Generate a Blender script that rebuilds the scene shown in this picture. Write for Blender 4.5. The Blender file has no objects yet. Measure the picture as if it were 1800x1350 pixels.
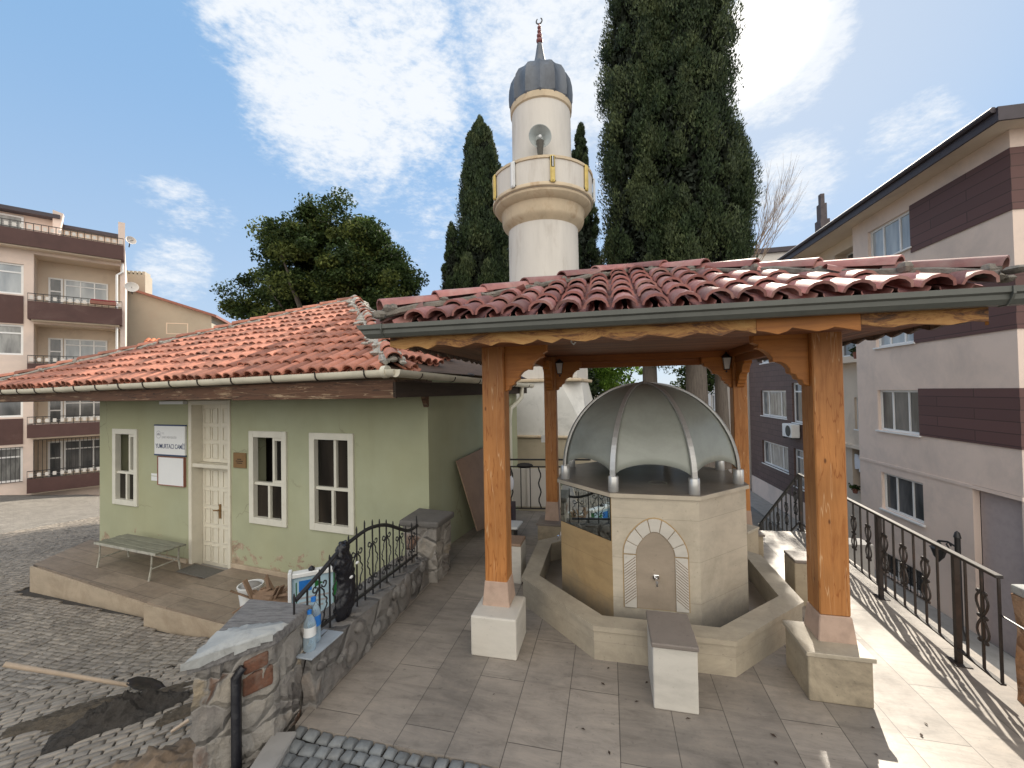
# Mosque courtyard with a domed fountain under a timber pavilion - everything is built in code, in metres.
SKY, CLOUD, SUN, EXPO = 0.13, 2.9, 2.9, 1.5
import bpy, bmesh, math, random
import numpy as np
from mathutils import Vector, Matrix
random.seed(7); rng = np.random.default_rng(11)
PI = math.pi; R = math.radians
scn = bpy.context.scene
COL = scn.collection

# ------------------------------------------------------------------ mesh builder
class MB:
    def __init__(s, M=None): s.v = []; s.f = []; s.m = []; s.M = M; s.mi = 0
    def add(s, vs, fs):
        b = len(s.v)
        if s.M is not None: vs = [tuple(s.M @ Vector(p)) for p in vs]
        s.v += [tuple(p) for p in vs]; s.f += [tuple(b+i for i in f) for f in fs]; s.m += [s.mi]*len(fs)
        return s
    def box(s, x0, x1, y0, y1, z0, z1):
        return s.add([(x0,y0,z0),(x1,y0,z0),(x1,y1,z0),(x0,y1,z0),(x0,y0,z1),(x1,y0,z1),(x1,y1,z1),(x0,y1,z1)],
                     [(0,3,2,1),(4,5,6,7),(0,1,5,4),(1,2,6,5),(2,3,7,6),(3,0,4,7)])
    def quad(s, *p): return s.add(p, [tuple(range(len(p)))])
    def extr(s, poly, vec):
        n = len(poly); vec = Vector(vec)
        top = [tuple(Vector(p)+vec) for p in poly]
        return s.add(list(poly)+top, [tuple(range(n))[::-1], tuple(range(n,2*n))] + [(i,(i+1)%n,n+(i+1)%n,n+i) for i in range(n)])
    def prism(s, poly, z0, z1): return s.extr([(p[0],p[1],z0) for p in poly], (0,0,z1-z0))
    def tube(s, pts, r, n=6, cap=True, flat=1.0):
        pts = [Vector(p) for p in pts]; k = len(pts)
        rs = r if isinstance(r,(list,tuple)) else [r]*k
        vs = []; up = None
        for i,p in enumerate(pts):
            t = (pts[min(i+1,k-1)]-pts[max(i-1,0)]).normalized()
            if up is None:
                up = Vector((0,0,1)) if abs(t.z)<.9 else Vector((0,1,0))
            a = t.cross(up)
            if a.length<1e-5: a = t.cross(Vector((1,0,0)))
            a.normalize(); b = a.cross(t).normalized(); up = b
            for j in range(n):
                q = 2*PI*j/n+PI/n
                vs.append(tuple(p + a*math.cos(q)*rs[i] + b*math.sin(q)*rs[i]*flat))
        fs = [(i*n+j, i*n+(j+1)%n, (i+1)*n+(j+1)%n, (i+1)*n+j) for i in range(k-1) for j in range(n)]
        if cap: fs += [tuple(range(n))[::-1], tuple((k-1)*n+j for j in range(n))]
        return s.add(vs, fs)
    def lathe(s, prof, n=24, c=(0,0,0), cap=True):
        vs = [(c[0]+r*math.cos(2*PI*j/n), c[1]+r*math.sin(2*PI*j/n), c[2]+z) for r,z in prof for j in range(n)]
        k = len(prof)
        fs = [(i*n+j, i*n+(j+1)%n, (i+1)*n+(j+1)%n, (i+1)*n+j) for i in range(k-1) for j in range(n)]
        if cap: fs += [tuple(range(n))[::-1], tuple((k-1)*n+j for j in range(n))]
        return s.add(vs, fs)
    def sphere(s, c, r, n=10, k=7):
        rx,ry,rz = r if isinstance(r,(list,tuple)) else (r,r,r)
        vs = [(c[0]+rx*math.sin(PI*(i+.02)/(k+.04))*math.cos(2*PI*j/n), c[1]+ry*math.sin(PI*(i+.02)/(k+.04))*math.sin(2*PI*j/n), c[2]-rz*math.cos(PI*(i+.02)/(k+.04))) for i in range(k+1) for j in range(n)]
        fs = [(i*n+j, i*n+(j+1)%n, (i+1)*n+(j+1)%n, (i+1)*n+j) for i in range(k) for j in range(n)]
        fs += [tuple(range(n))[::-1], tuple(k*n+j for j in range(n))]
        return s.add(vs, fs)
    def build(s, name, mat, parent=None, smooth=False, bevel=0, fix=True, seg=1, sharp=.7):
        me = bpy.data.meshes.new(name); me.from_pydata(s.v, [], s.f)
        for m in (mat if isinstance(mat,(list,tuple)) else [mat]): me.materials.append(m)
        if any(s.m): me.polygons.foreach_set('material_index', s.m)
        bm = bmesh.new(); bm.from_mesh(me)
        if fix: bmesh.ops.recalc_face_normals(bm, faces=bm.faces)
        if smooth:
            for f in bm.faces: f.smooth = True
            for e in bm.edges:
                if len(e.link_faces)==2 and e.calc_face_angle(0)>sharp: e.smooth = False
        bm.to_mesh(me); bm.free()
        o = bpy.data.objects.new(name, me); COL.objects.link(o)
        if parent is not None: o.parent = parent
        if bevel:
            b = o.modifiers.new('edge','BEVEL'); b.width = bevel; b.segments = seg; b.limit_method = 'ANGLE'; b.angle_limit = R(40)
        return o

def soup(name, V, n, mat, parent=None, mi=None):            # V: (k*n,3) -> k n-gons
    k = len(V)//n; me = bpy.data.meshes.new(name)
    me.vertices.add(len(V)); me.vertices.foreach_set('co', np.ascontiguousarray(V,dtype=np.float32).ravel())
    me.loops.add(len(V)); me.loops.foreach_set('vertex_index', np.arange(len(V),dtype=np.int32))
    me.polygons.add(k); me.polygons.foreach_set('loop_start', np.arange(0,len(V),n,dtype=np.int32))
    me.polygons.foreach_set('loop_total', np.full(k,n,dtype=np.int32))
    for m in (mat if isinstance(mat,(list,tuple)) else [mat]): me.materials.append(m)
    if mi is not None: me.polygons.foreach_set('material_index', np.asarray(mi,dtype=np.int32))
    me.update(calc_edges=True); me.validate()
    o = bpy.data.objects.new(name, me); COL.objects.link(o)
    if parent is not None: o.parent = parent
    return o
def thing(name, label, cat, loc=(0,0,0), rz=0, group=None):
    o = bpy.data.objects.new(name, None); COL.objects.link(o); o.empty_display_size = .1
    o.location = loc; o.rotation_euler = (0,0,rz); return tag(o, label, cat, group)
def tag(o, label, cat, group=None):
    o['label'] = label; o['category'] = cat
    if group: o['group'] = group
    return o
def struct(o, kind='structure'): o['kind'] = kind; return o
def dup(o, parent=None):
    c = o.copy(); COL.objects.link(c)
    if parent is not None: c.parent = parent
    for ch in list(o.children): dup(ch, c)
    return c

# ------------------------------------------------------------------ materials
class NT:
    def __init__(s, name):
        s.mat = bpy.data.materials.new(name); s.mat.use_nodes = True; s.t = s.mat.node_tree; s.t.nodes.clear()
        s.out = s.n('ShaderNodeOutputMaterial'); s.b = s.n('ShaderNodeBsdfPrincipled'); s.l(s.b,0,s.out,0)
        s.tc = s.n('ShaderNodeTexCoord')
    def n(s, t, **k):
        x = s.t.nodes.new(t)
        for a,b in k.items(): setattr(x,a,b)
        return x
    def l(s, a, i, b, j): s.t.links.new(a.outputs[i], b.inputs[j])
    def mapping(s, scale=(1,1,1), rot=(0,0,0), out='Object'):
        m = s.n('ShaderNodeMapping'); m.inputs['Scale'].default_value = scale; m.inputs['Rotation'].default_value = rot
        s.l(s.tc,out,m,0); return m
    def noise(s, scale, detail=5, rough=.6, vec=None, dist=0):
        x = s.n('ShaderNodeTexNoise'); x.inputs['Scale'].default_value = scale; x.inputs['Detail'].default_value = detail
        x.inputs['Roughness'].default_value = rough; x.inputs['Distortion'].default_value = dist
        if vec is not None: s.l(vec,0,x,0)
        else: s.l(s.tc,'Object',x,0)
        return x
    def ramp(s, src, i, stops, interp='LINEAR'):
        r = s.n('ShaderNodeValToRGB'); r.color_ramp.interpolation = interp
        while len(r.color_ramp.elements)<len(stops): r.color_ramp.elements.new(.5)
        for e,(p,c) in zip(r.color_ramp.elements, stops):
            e.position = p; e.color = (*c,1) if len(c)==3 else c
        s.l(src,i,r,0); return r
    def mix(s, fac, a, b, mode='MIX'):                        # fac: float or (node,i); a,b: color or (node,i)
        m = s.n('ShaderNodeMix', data_type='RGBA', blend_type=mode)
        for v,k in ((fac,0),(a,6),(b,7)):
            if isinstance(v,tuple) and hasattr(v[0],'outputs'): s.l(v[0],v[1],m,k)
            elif k==0: m.inputs[0].default_value = v
            else: m.inputs[k].default_value = (*v,1)
        return (m,2)
    def math(s, op, a, b=0, clamp=False):
        m = s.n('ShaderNodeMath', operation=op, use_clamp=clamp)
        for v,k in ((a,0),(b,1)):
            if isinstance(v,tuple): s.l(v[0],v[1],m,k)
            else: m.inputs[k].default_value = v
        return (m,0)
    def color(s, c): s.l(c[0],c[1],s.b,'Base Color')
    def bump(s, h, strength=.3, dist=.01):
        b = s.n('ShaderNodeBump'); b.inputs['Strength'].default_value = strength; b.inputs['Distance'].default_value = dist
        s.l(h[0],h[1],b,'Height'); s.l(b,0,s.b,'Normal'); return b
    def set(s, rough=.7, metal=0, spec=.5, **k):
        s.b.inputs['Roughness'].default_value = rough; s.b.inputs['Metallic'].default_value = metal
        s.b.inputs['Specular IOR Level'].default_value = spec
        for a,b in k.items(): s.b.inputs[a.replace('_',' ')].default_value = b
        return s.mat
BW = ((0,0,0),(1,1,1))
def plain(name, c, rough=.6, var=.25, scale=6, bump=.15, bscale=40, metal=0, spec=.5, stain=None, sscale=1.5, spos=(.55,.75), island=0, mapscale=(1,1,1), bdist=.004):
    t = NT(name); mp = t.mapping(mapscale)
    n = t.noise(scale,6,.65,mp)
    d = tuple(x*(1-var) for x in c); e = tuple(min(1,x*(1+var*.6)) for x in c)
    r = t.ramp(n,0,[(.3,d),(.5,c),(.72,e)])
    cc = (r,0)
    if stain:
        n2 = t.noise(sscale,7,.7,mp,.4); f = t.ramp(n2,0,[(spos[0],BW[0]),(spos[1],BW[1])])
        cc = t.mix((f,0),cc,stain)
    if island:
        g = t.n('ShaderNodeNewGeometry'); rr = t.ramp(g,'Random Per Island',[(0,(1-island,)*3),(.5,(1,1,1)),(1,(1+island*.5,)*3)])
        cc = t.mix(1,cc,(rr,0),'MULTIPLY')
    t.color(cc)
    if bump: t.bump((t.noise(bscale,6,.7,mp),0),bump,bdist)
    return t.set(rough,metal,spec)
def wood(name, c, dark, axis='z', rough=.45, peel=None, pk=(.64,.68)):
    t = NT(name); s = {'z':(9,9,.9),'x':(.9,9,9),'y':(9,.9,9)}[axis]
    mp = t.mapping(s); n = t.noise(2.2,8,.7,mp,1.2)
    r = t.ramp(n,0,[(.25,dark),(.5,c),(.8,tuple(x*1.25 for x in c))])
    n2 = t.noise(2.6,3,.5); cc = t.mix((t.ramp(n2,0,[(.35,(.55,.55,.55)),(.65,(0,0,0))]),0),(r,0),tuple(x*.62 for x in c))
    vo = t.n('ShaderNodeTexVoronoi'); vo.inputs['Scale'].default_value = 4.0; t.l(t.mapping({'z':(2,2,.9),'x':(.9,2,2),'y':(2,.9,2)}[axis]),0,vo,0)
    kg = t.ramp(t.noise(3.1,1,.5),0,[(.52,BW[0]),(.56,BW[1])]); cc = t.mix(t.math('MULTIPLY',(t.ramp(vo,0,[(.04,(.9,.9,.9)),(.085,(0,0,0))]),0),(kg,0)),cc,tuple(x*.4 for x in dark))
    if peel:
        mp2 = t.mapping({'z':(14,14,1.3),'x':(1.3,14,14),'y':(14,1.3,14)}[axis]); n3 = t.noise(1.6,7,.75,mp2)
        n4 = t.noise(1.3,2,.5); f = t.math('MULTIPLY',(t.ramp(n3,0,[(pk[0],BW[0]),(pk[1],BW[1])]),0),(t.ramp(n4,0,[(.45,BW[0]),(.62,BW[1])]),0))
        cc = t.mix(f,cc,peel)
        nc = t.noise(1.1,3,.5,mp2); ck_ = t.ramp(nc,0,[(.488,BW[0]),(.497,(.85,.85,.85)),(.503,(.85,.85,.85)),(.512,BW[0])]); cc = t.mix((ck_,0),cc,dark)
        nc2 = t.noise(.8,2,.5,t.mapping({'z':(20,20,1),'x':(1,20,20),'y':(20,1,20)}[axis])); ck2 = t.ramp(nc2,0,[(.545,BW[0]),(.550,(.8,.8,.8)),(.553,(.8,.8,.8)),(.558,BW[0])]); cc = t.mix((ck2,0),cc,tuple(x*.9 for x in peel))
    t.color(cc); t.bump((n,0),.25,.004); return t.set(rough,0,.4)

M = {}
M['tile_new'] = plain('maroon_roof_tile',(.33,.14,.125),.62,.3,9,.25,60,island=.45,stain=(.40,.29,.25),sscale=3,spos=(.5,.8))
M['tile_old'] = plain('salmon_roof_tile',(.43,.175,.115),.78,.3,7,.3,60,island=.42,stain=(.19,.095,.07),sscale=2.6,spos=(.5,.74))
M['mortar'] = plain('roof_mortar',(.20,.18,.155),.95,.45,14,.8,35,bdist=.02)
M['post'] = wood('varnished_post_wood',(.44,.185,.055),(.25,.075,.014),'z',.5,peel=(.62,.40,.22))
M['beam'] = wood('varnished_beam_wood',(.34,.115,.025),(.17,.05,.012),'x',.5)
M['beam_y'] = wood('varnished_side_beam_wood',(.34,.115,.025),(.17,.05,.012),'y',.5)
M['bracket'] = wood('varnished_bracket_wood',(.46,.175,.036),(.25,.075,.015),'x',.5)
def fascia_mat():
    t = NT('worn_fascia_wood'); n = t.noise(3.2,7,.8,t.mapping((1,5,4)),.9)
    r = t.ramp(n,0,[(.36,(.07,.035,.02)),(.44,(.24,.10,.03)),(.50,(.43,.21,.06)),(.68,(.55,.33,.115))])
    t.color((r,0)); t.bump((n,0),.3,.006); return t.set(.6)
M['fascia'] = fascia_mat()
def plank(name, c, w, axis, gap=.08, island=0):
    t = NT(name); m = t.n('ShaderNodeSeparateXYZ'); t.l(t.tc,'Object',m,0)
    fr = t.math('FRACT',t.math('DIVIDE',(m,axis),w)); fl = t.math('FLOOR',t.math('DIVIDE',(m,axis),w))
    wn = t.n('ShaderNodeTexWhiteNoise',noise_dimensions='1D'); t.l(fl[0],0,wn,'W')
    sc = [8,8,8]; sc[1-axis if axis<2 else 0] = .8
    n = t.noise(2,7,.7,t.mapping(tuple(sc)),.8)
    r = t.ramp(n,0,[(.25,tuple(x*.5 for x in c)),(.75,tuple(x*1.3 for x in c))])
    cc = t.mix(1,(r,0),(t.ramp(wn,0,[(0,(.75,.75,.75)),(1,(1.15,1.15,1.15))]),0),'MULTIPLY')
    g = t.ramp(fr[0],0,[(0,BW[1]),(gap,BW[0])])
    cc = t.mix((g,0),cc,tuple(x*.12 for x in c)); t.color(cc)
    inv = t.ramp(fr[0],0,[(0,BW[0]),(gap,BW[1])]); t.bump((inv,0),.6,.01); return t.set(.6)
M['soffit'] = plank('brown_ceiling_plank',(.30,.115,.05),.09,1)
M['soffit_y'] = plank('brown_eave_plank',(.24,.10,.05),.075,0,.14)
M['soffit_m'] = plank('dark_weathered_plank',(.13,.085,.06),.14,1)
M['gutter_dark'] = plain('dark_metal_gutter',(.085,.09,.08),.45,.2,5,.05,20,metal=0,spec=.5)
M['gutter_cream'] = plain('cream_plastic_gutter',(.60,.56,.45),.5,.15,4,.03,stain=(.45,.4,.3),sscale=3,spos=(.6,.8))
M['iron'] = plain('black_wrought_iron',(.018,.017,.018),.45,.3,30,.1,80,spec=.5)
M['iron_rust'] = plain('rusty_dark_iron',(.028,.022,.02),.55,.5,20,.15,80,stain=(.07,.04,.03),sscale=9,spos=(.55,.75))
M['steel'] = plain('brushed_steel',(.55,.55,.54),.33,.1,8,.05,60,metal=.55,mapscale=(1,1,6))
M['chrome'] = plain('chrome_tap',(.75,.75,.76),.12,.05,8,0,metal=1)
M['dome'] = plain('frosted_dome_panel',(.32,.34,.305),.38,.12,1.5,.02,20,spec=.5,stain=(.19,.2,.17),sscale=1.2,spos=(.45,.8))
def marble(name, c, stain, sp=(.5,.8), rough=.5, course=.0, dirt=None, dz=.0):
    t = NT(name); n = t.noise(2.2,7,.65,t.mapping((1,1,3.2)),.3)
    r = t.ramp(n,0,[(.28,tuple(x*.8 for x in c)),(.5,c),(.75,tuple(min(1,x*1.12) for x in c))])
    n2 = t.noise(1.9,8,.75,None,.5); cc = t.mix((t.ramp(n2,0,[(sp[0],BW[0]),(sp[1],BW[1])]),0),(r,0),stain)
    n4 = t.noise(38,3,.6); cc = t.mix((t.ramp(n4,0,[(.66,BW[0]),(.72,(.45,.45,.45))]),0),cc,tuple(x*.55 for x in stain))
    h = (n4,0)
    if course:
        sp_ = t.n('ShaderNodeSeparateXYZ'); t.l(t.tc,'Object',sp_,0)
        fr = t.math('FRACT',t.math('DIVIDE',t.math('ADD',(sp_,2),.02),course)); g = t.ramp(fr[0],0,[(0,(.6,.6,.6)),(.018,BW[0])])
        cc = t.mix((g,0),cc,tuple(x*.5 for x in stain))
    if dirt:
        sp2 = t.n('ShaderNodeSeparateXYZ'); t.l(t.tc,'Object',sp2,0)
        a = t.math('ADD',(sp2,2),t.math('MULTIPLY',(t.noise(3.5,6,.7),0),.5)[0:2])
        f = t.ramp(a[0],0,[(dz+.12,(.85,.85,.85)),(dz+.42,BW[0])]); cc = t.mix((f,0),cc,dirt)
    t.color(cc); t.bump(h,.12,.003); return t.set(rough,0,.4)
M['marble'] = marble('cream_marble',(.50,.44,.35),(.33,.285,.22),sp=(.45,.78),course=.34,dirt=(.17,.165,.155),dz=.20)
M['marble_basin'] = marble('grey_cream_basin_stone',(.41,.355,.275),(.24,.21,.165),(.42,.74),course=.16)
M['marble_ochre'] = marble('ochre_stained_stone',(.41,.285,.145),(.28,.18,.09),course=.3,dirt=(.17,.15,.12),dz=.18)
M['marble_dark'] = marble('grey_wet_slab',(.24,.205,.17),(.15,.13,.11),(.42,.75),.38)
M['marble_top'] = marble('brown_grey_seat_slab',(.20,.17,.15),(.14,.11,.10),(.5,.75),.5)
M['marble_white'] = marble('white_plinth_stone',(.52,.49,.44),(.52,.48,.42),(.55,.85),.6)
M['marble_stain'] = marble('stained_plinth_stone',(.37,.31,.225),(.16,.135,.10),(.48,.72),.55)
M['niche'] = marble('brown_niche_stone',(.33,.27,.21),(.24,.20,.155),(.45,.8),.5)
M['plaster_pink'] = plain('pinkish_plaster',(.42,.30,.235),.85,.2,8,.3,40,stain=(.34,.26,.2),sscale=5,spos=(.55,.75))
M['groove'] = plain('dark_groove',(.16,.10,.06),.9,.2)
M['mirror'] = NT('mirror_glass'); M['mirror'].b.inputs['Base Color'].default_value = (.72,.78,.76,1); M['mirror'] = M['mirror'].set(.02,1)
M['black'] = plain('black_plastic',(.008,.008,.012),.3,.3,8,.6,14,spec=.5,bdist=.02)
M['void'] = plain('dark_interior',(.012,.011,.01),.9,.2,bump=0)
M['white_paint'] = plain('white_window_paint',(.62,.60,.52),.5,.08,5,.1,50,stain=(.55,.5,.4),sscale=7,spos=(.62,.78))
M['pvc'] = plain('white_window_frame',(.78,.78,.78),.4,.06,4,0)
M['door_paint'] = plain('cream_door_paint',(.62,.58,.48),.5,.1,4,.1,40,stain=(.5,.44,.33),sscale=6,spos=(.6,.8))
def glass_dark(name, c=(.02,.022,.024), rough=.04, c2=None, scale=2.0):
    t = NT(name); n = t.noise(scale,3,.5,t.mapping((1,1,.25)))
    t.color((t.ramp(n,0,[(.35,c),(.65,c2 or tuple(x*2 for x in c))]),0)); return t.set(rough,0,.7)
M['glass'] = glass_dark('dark_window_glass')
M['glass_curtain'] = glass_dark('curtained_window_glass',(.12,.12,.12),.06,(.30,.30,.29),5)
M['glass_grey'] = glass_dark('grey_window_glass',(.05,.055,.06),.05,(.14,.14,.145),3)
M['glass_sky'] = glass_dark('painted_sky_glass',(.26,.29,.32),.05,(.42,.45,.47),3)  # bright sky reflection painted into the pane colour
M['glass_old'] = glass_dark('dim_old_window_glass',(.008,.007,.006),.08,(.035,.028,.022),2.5); M['glass_old'].node_tree.nodes['Principled BSDF'].inputs['Specular IOR Level'].default_value = .25
def clear_glass():
    t = NT('clear_pane_glass'); tr = t.n('ShaderNodeBsdfTransparent'); gl = t.n('ShaderNodeBsdfGlossy'); gl.inputs['Roughness'].default_value = .02
    fr = t.n('ShaderNodeFresnel'); fr.inputs['IOR'].default_value = 1.6; mx = t.n('ShaderNodeMixShader'); tr.inputs[0].default_value = (.8,.84,.82,1)
    t.l(fr,0,mx,0); t.l(tr,0,mx,1); t.l(gl,0,mx,2); t.l(mx,0,t.out,0); return t.mat
M['clear'] = clear_glass()
def green_wall():
    t = NT('pale_green_wall_paint'); n = t.noise(1.3,6,.6); r = t.ramp(n,0,[(.3,(.31,.325,.22)),(.6,(.36,.375,.26)),(.8,(.40,.415,.29))])
    big = t.noise(.42,4,.55); cc = t.mix((t.ramp(big,0,[(.38,BW[0]),(.62,(.5,.5,.5))]),0),(r,0),(.36,.35,.21))
    sp = t.n('ShaderNodeSeparateXYZ'); t.l(t.tc,'Object',sp,0)
    n2 = t.noise(2.2,8,.72,None,.5); z = t.math('ADD',(sp,2),t.math('MULTIPLY',(n2,0),-1.05))
    f = t.ramp(z[0],0,[(0,BW[1]),(.03,BW[0])])       # peeled damp patches low on the wall
    zz = t.math('ADD',(sp,2),1.02); z2 = t.math('SUBTRACT',zz,t.math('MULTIPLY',(t.ramp(n2,0,[(.46,BW[0]),(.72,BW[1])]),0),1.5))
    f = t.ramp(z2[0],0,[(.0,BW[1]),(.05,BW[0])])
    n3 = t.noise(9,6,.7); cc = t.mix((f,0),cc,(t.ramp(n3,0,[(.35,(.22,.16,.11)),(.55,(.36,.28,.2)),(.7,(.5,.45,.36))]),0))
    vo = t.n('ShaderNodeTexVoronoi',feature='DISTANCE_TO_EDGE'); vo.inputs['Scale'].default_value = .9
    mpn = t.noise(3,5,.6); ad = t.mix(.25,(t.tc,'Object'),(mpn,1)); t.l(ad[0],ad[1],vo,0)
    ln = t.ramp(vo,0,[(0,BW[1]),(.006,BW[0])]); msk = t.ramp(t.noise(.8,2,.5),0,[(.52,BW[0]),(.6,(.7,.7,.7))])
    cc = t.mix(t.math('MULTIPLY',(ln,0),(msk,0)),cc,(.2,.19,.13))
    st = t.noise(1.0,6,.7,t.mapping((3.0,3.0,.35))); cc = t.mix((t.ramp(st,0,[(.55,BW[0]),(.85,(.35,.35,.35))]),0),cc,(.27,.275,.175))
    t.color(cc); t.bump((t.noise(25,6,.7),0),.18,.006); return t.set(.85,0,.3)
M['green'] = green_wall()
M['fascia_old'] = wood('old_brown_fascia_wood',(.12,.06,.035),(.018,.012,.01),'x',.8,peel=(.38,.28,.18),pk=(.56,.60))
M['fascia_old_y'] = wood('dark_side_fascia_wood',(.05,.035,.025),(.012,.01,.01),'y',.75)
M['white_render'] = plain('white_minaret_render',(.60,.57,.53),.85,.1,2.5,.3,30,stain=(.36,.31,.26),sscale=1.6,spos=(.55,.85),mapscale=(1.6,1.6,.28))
M['ochre_render'] = plain('stained_cream_render',(.56,.46,.33),.85,.15,3,.25,30,stain=(.33,.19,.095),sscale=2.4,spos=(.52,.8),mapscale=(1,1,.6))
M['lead'] = plain('grey_lead_sheet',(.10,.115,.14),.5,.3,3,.2,12,stain=(.055,.062,.08),sscale=2.5,spos=(.45,.75),mapscale=(1,1,.5))
M['copper'] = plain('reddish_finial_metal',(.22,.08,.08),.45,.3)
M['beige'] = plain('beige_plinth_render',(.46,.40,.30),.9,.15,2,.2,30,stain=(.33,.28,.21),sscale=1.4)
M['amber'] = plain('yellowed_plastic',(.62,.47,.14),.4,.2)
M['grey_plastic'] = plain('grey_lamp_plastic',(.58,.6,.62),.4,.15)
M['horn'] = plain('grey_horn_paint',(.30,.33,.33),.4,.2)
M['pink'] = plain('pale_pink_render',(.75,.61,.53),.9,.07,.8,.12,50,stain=(.52,.44,.40),sscale=.5,spos=(.45,.8))
M['cream'] = plain('cream_render',(.68,.57,.46),.9,.08,.8,.12,50,stain=(.5,.41,.33),sscale=.6)
M['beige_far'] = plain('beige_gable_render',(.40,.36,.29),.9,.1,.8,.12,50,stain=(.40,.34,.27),sscale=.5,spos=(.5,.7))
M['white_far'] = plain('off_white_render',(.66,.62,.58),.9,.08,.8,.1,50)
def cladding(name, c, h, w):
    t = NT(name); sp = t.n('ShaderNodeSeparateXYZ'); t.l(t.tc,'Object',sp,0)
    u = t.math('ADD',(sp,0),(sp,1)); cb = t.n('ShaderNodeCombineXYZ'); t.l(u[0],0,cb,0); t.l(sp,2,cb,1)
    br = t.n('ShaderNodeTexBrick'); t.l(cb,0,br,0); br.inputs['Scale'].default_value = 1; br.inputs['Brick Width'].default_value = w; br.inputs['Row Height'].default_value = h
    br.inputs['Mortar Size'].default_value = .012; br.inputs['Color1'].default_value = (*c,1); br.inputs['Color2'].default_value = (*[x*.8 for x in c],1); br.inputs['Mortar'].default_value = (*[x*.45 for x in c],1)
    t.color((br,0)); t.bump((br,1),-.5,.01); return t.set(.7)
M['clad'] = cladding('brown_board_cladding',(.125,.06,.055),.29,2.4)
M['clad_tile'] = cladding('brown_tile_cladding',(.13,.08,.072),.30,.62)
M['roof_dark'] = plain('dark_eave_metal',(.05,.04,.05),.6,.2)
M['parapet'] = plain('dark_brown_parapet',(.085,.04,.035),.7,.15,2,.1,stain=(.12,.07,.06),sscale=1)
def stones(name, cols, scale, mortar, mw=.06, bump=.8, rough=.9, stretch=(1,1,1)):
    t = NT(name); mp = t.mapping(stretch); nz = t.noise(4,4,.6); v = t.mix(.1,(mp,0),(nz,1))
    a = t.n('ShaderNodeTexVoronoi'); b = t.n('ShaderNodeTexVoronoi',feature='DISTANCE_TO_EDGE')
    for x in (a,b): x.inputs['Scale'].default_value = scale; t.l(v[0],v[1],x,0)
    sp = t.n('ShaderNodeSeparateColor'); t.l(a,'Color',sp,0)
    k = len(cols); r = t.ramp(sp,0,[(i/k,c) for i,c in enumerate(cols)],'CONSTANT')
    n = t.noise(12,7,.7); cc = t.mix(1,(r,0),(t.ramp(n,0,[(.25,(.55,.55,.55)),(.7,(1.2,1.2,1.2))]),0),'MULTIPLY')
    e = t.ramp(b,0,[(0,BW[1]),(mw,BW[0])]); cc = t.mix((e,0),cc,mortar)
    n5 = t.noise(1.7,6,.7); cc = t.mix((t.ramp(n5,0,[(.40,BW[0]),(.56,(.9,.9,.9))]),0),cc,mortar)
    t.color(cc); h = t.math('ADD',(t.ramp(b,0,[(0,BW[0]),(.15,BW[1])]),0),(n,0)); t.bump(h,bump,.03); return t.set(rough,0,.3)
M['rubble'] = stones('rubble_stone_masonry',[(.27,.23,.19),(.32,.285,.24),(.20,.12,.085),(.19,.17,.155),(.38,.31,.22),(.24,.22,.2)],4.2,(.30,.28,.255),.05,.9,.95,(1,1,1.5))
M['rubble_grey'] = stones('grey_rubble_masonry',[(.16,.15,.14),(.21,.19,.175),(.13,.12,.115),(.24,.2,.17)],4,(.19,.18,.17),.08,1,.95)
M['brick_red'] = stones('red_rubble_masonry',[(.36,.17,.08),(.42,.22,.11),(.30,.14,.08),(.45,.30,.18)],3.4,(.36,.22,.14),.04,.9,.95,(1,1,1.6))
M['cap_stone'] = plain('dark_ribbed_capstone',(.20,.19,.185),.95,.5,30,1.0,70,bdist=.012,mapscale=(.35,1.6,1))
M['capflat'] = plain('dark_capstone',(.12,.112,.105),.9,.25,8,.4,40)
M['plaster_white'] = plain('white_plaster_patch',(.36,.365,.355),.9,.2,5,.6,18,stain=(.22,.22,.21),sscale=7,spos=(.5,.72),bdist=.01)
M['bark'] = plain('cypress_bark',(.13,.11,.095),.95,.4,9,.9,22,mapscale=(3,3,.35),bdist=.03)
M['sand'] = plain('dark_wet_sand',(.11,.088,.064),.95,.5,24,1.0,110,bdist=.015)
M['sand_wet'] = plain('dark_mortar_heap',(.06,.053,.047),.95,.5,24,1.0,110,bdist=.02)
M['burlap'] = plain('brown_sacking',(.20,.145,.10),.95,.35,5,.5,50,stain=(.09,.075,.06),sscale=2.6,spos=(.45,.7),bdist=.01)
M['concrete'] = plain('grey_concrete',(.26,.25,.24),.9,.2,3,.3,40)
M['cardboard'] = plain('brown_scrap_wood',(.20,.13,.085),.85,.4,6,.3,30)
M['plywood'] = plain('brown_plywood',(.27,.18,.125),.8,.2,2.5,.15,30,stain=(.20,.13,.10),sscale=2)
M['cloth_white'] = plain('white_laundry',(.78,.78,.82),.9,.08)
M['cloth_blue'] = plain('blue_laundry',(.07,.14,.28),.9,.2)
M['cloth_navy'] = plain('navy_cloth',(.018,.022,.045),.9,.4)
M['text_navy'] = plain('navy_lettering',(.03,.05,.12),.6,0,bump=0)
M['text_grey'] = plain('grey_lettering',(.38,.38,.40),.6,0,bump=0)
M['sign_white'] = plain('white_sign_board',(.72,.73,.73),.35,.04,2,0)
M['brass'] = plain('brown_brass_plate',(.19,.105,.035),.5,.2,6,.05)
M['frame_red'] = plain('reddish_frame',(.25,.10,.07),.6,.2)
M['handle'] = plain('bare_shovel_wood',(.46,.36,.27),.7,.2,5,.1,40)
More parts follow.
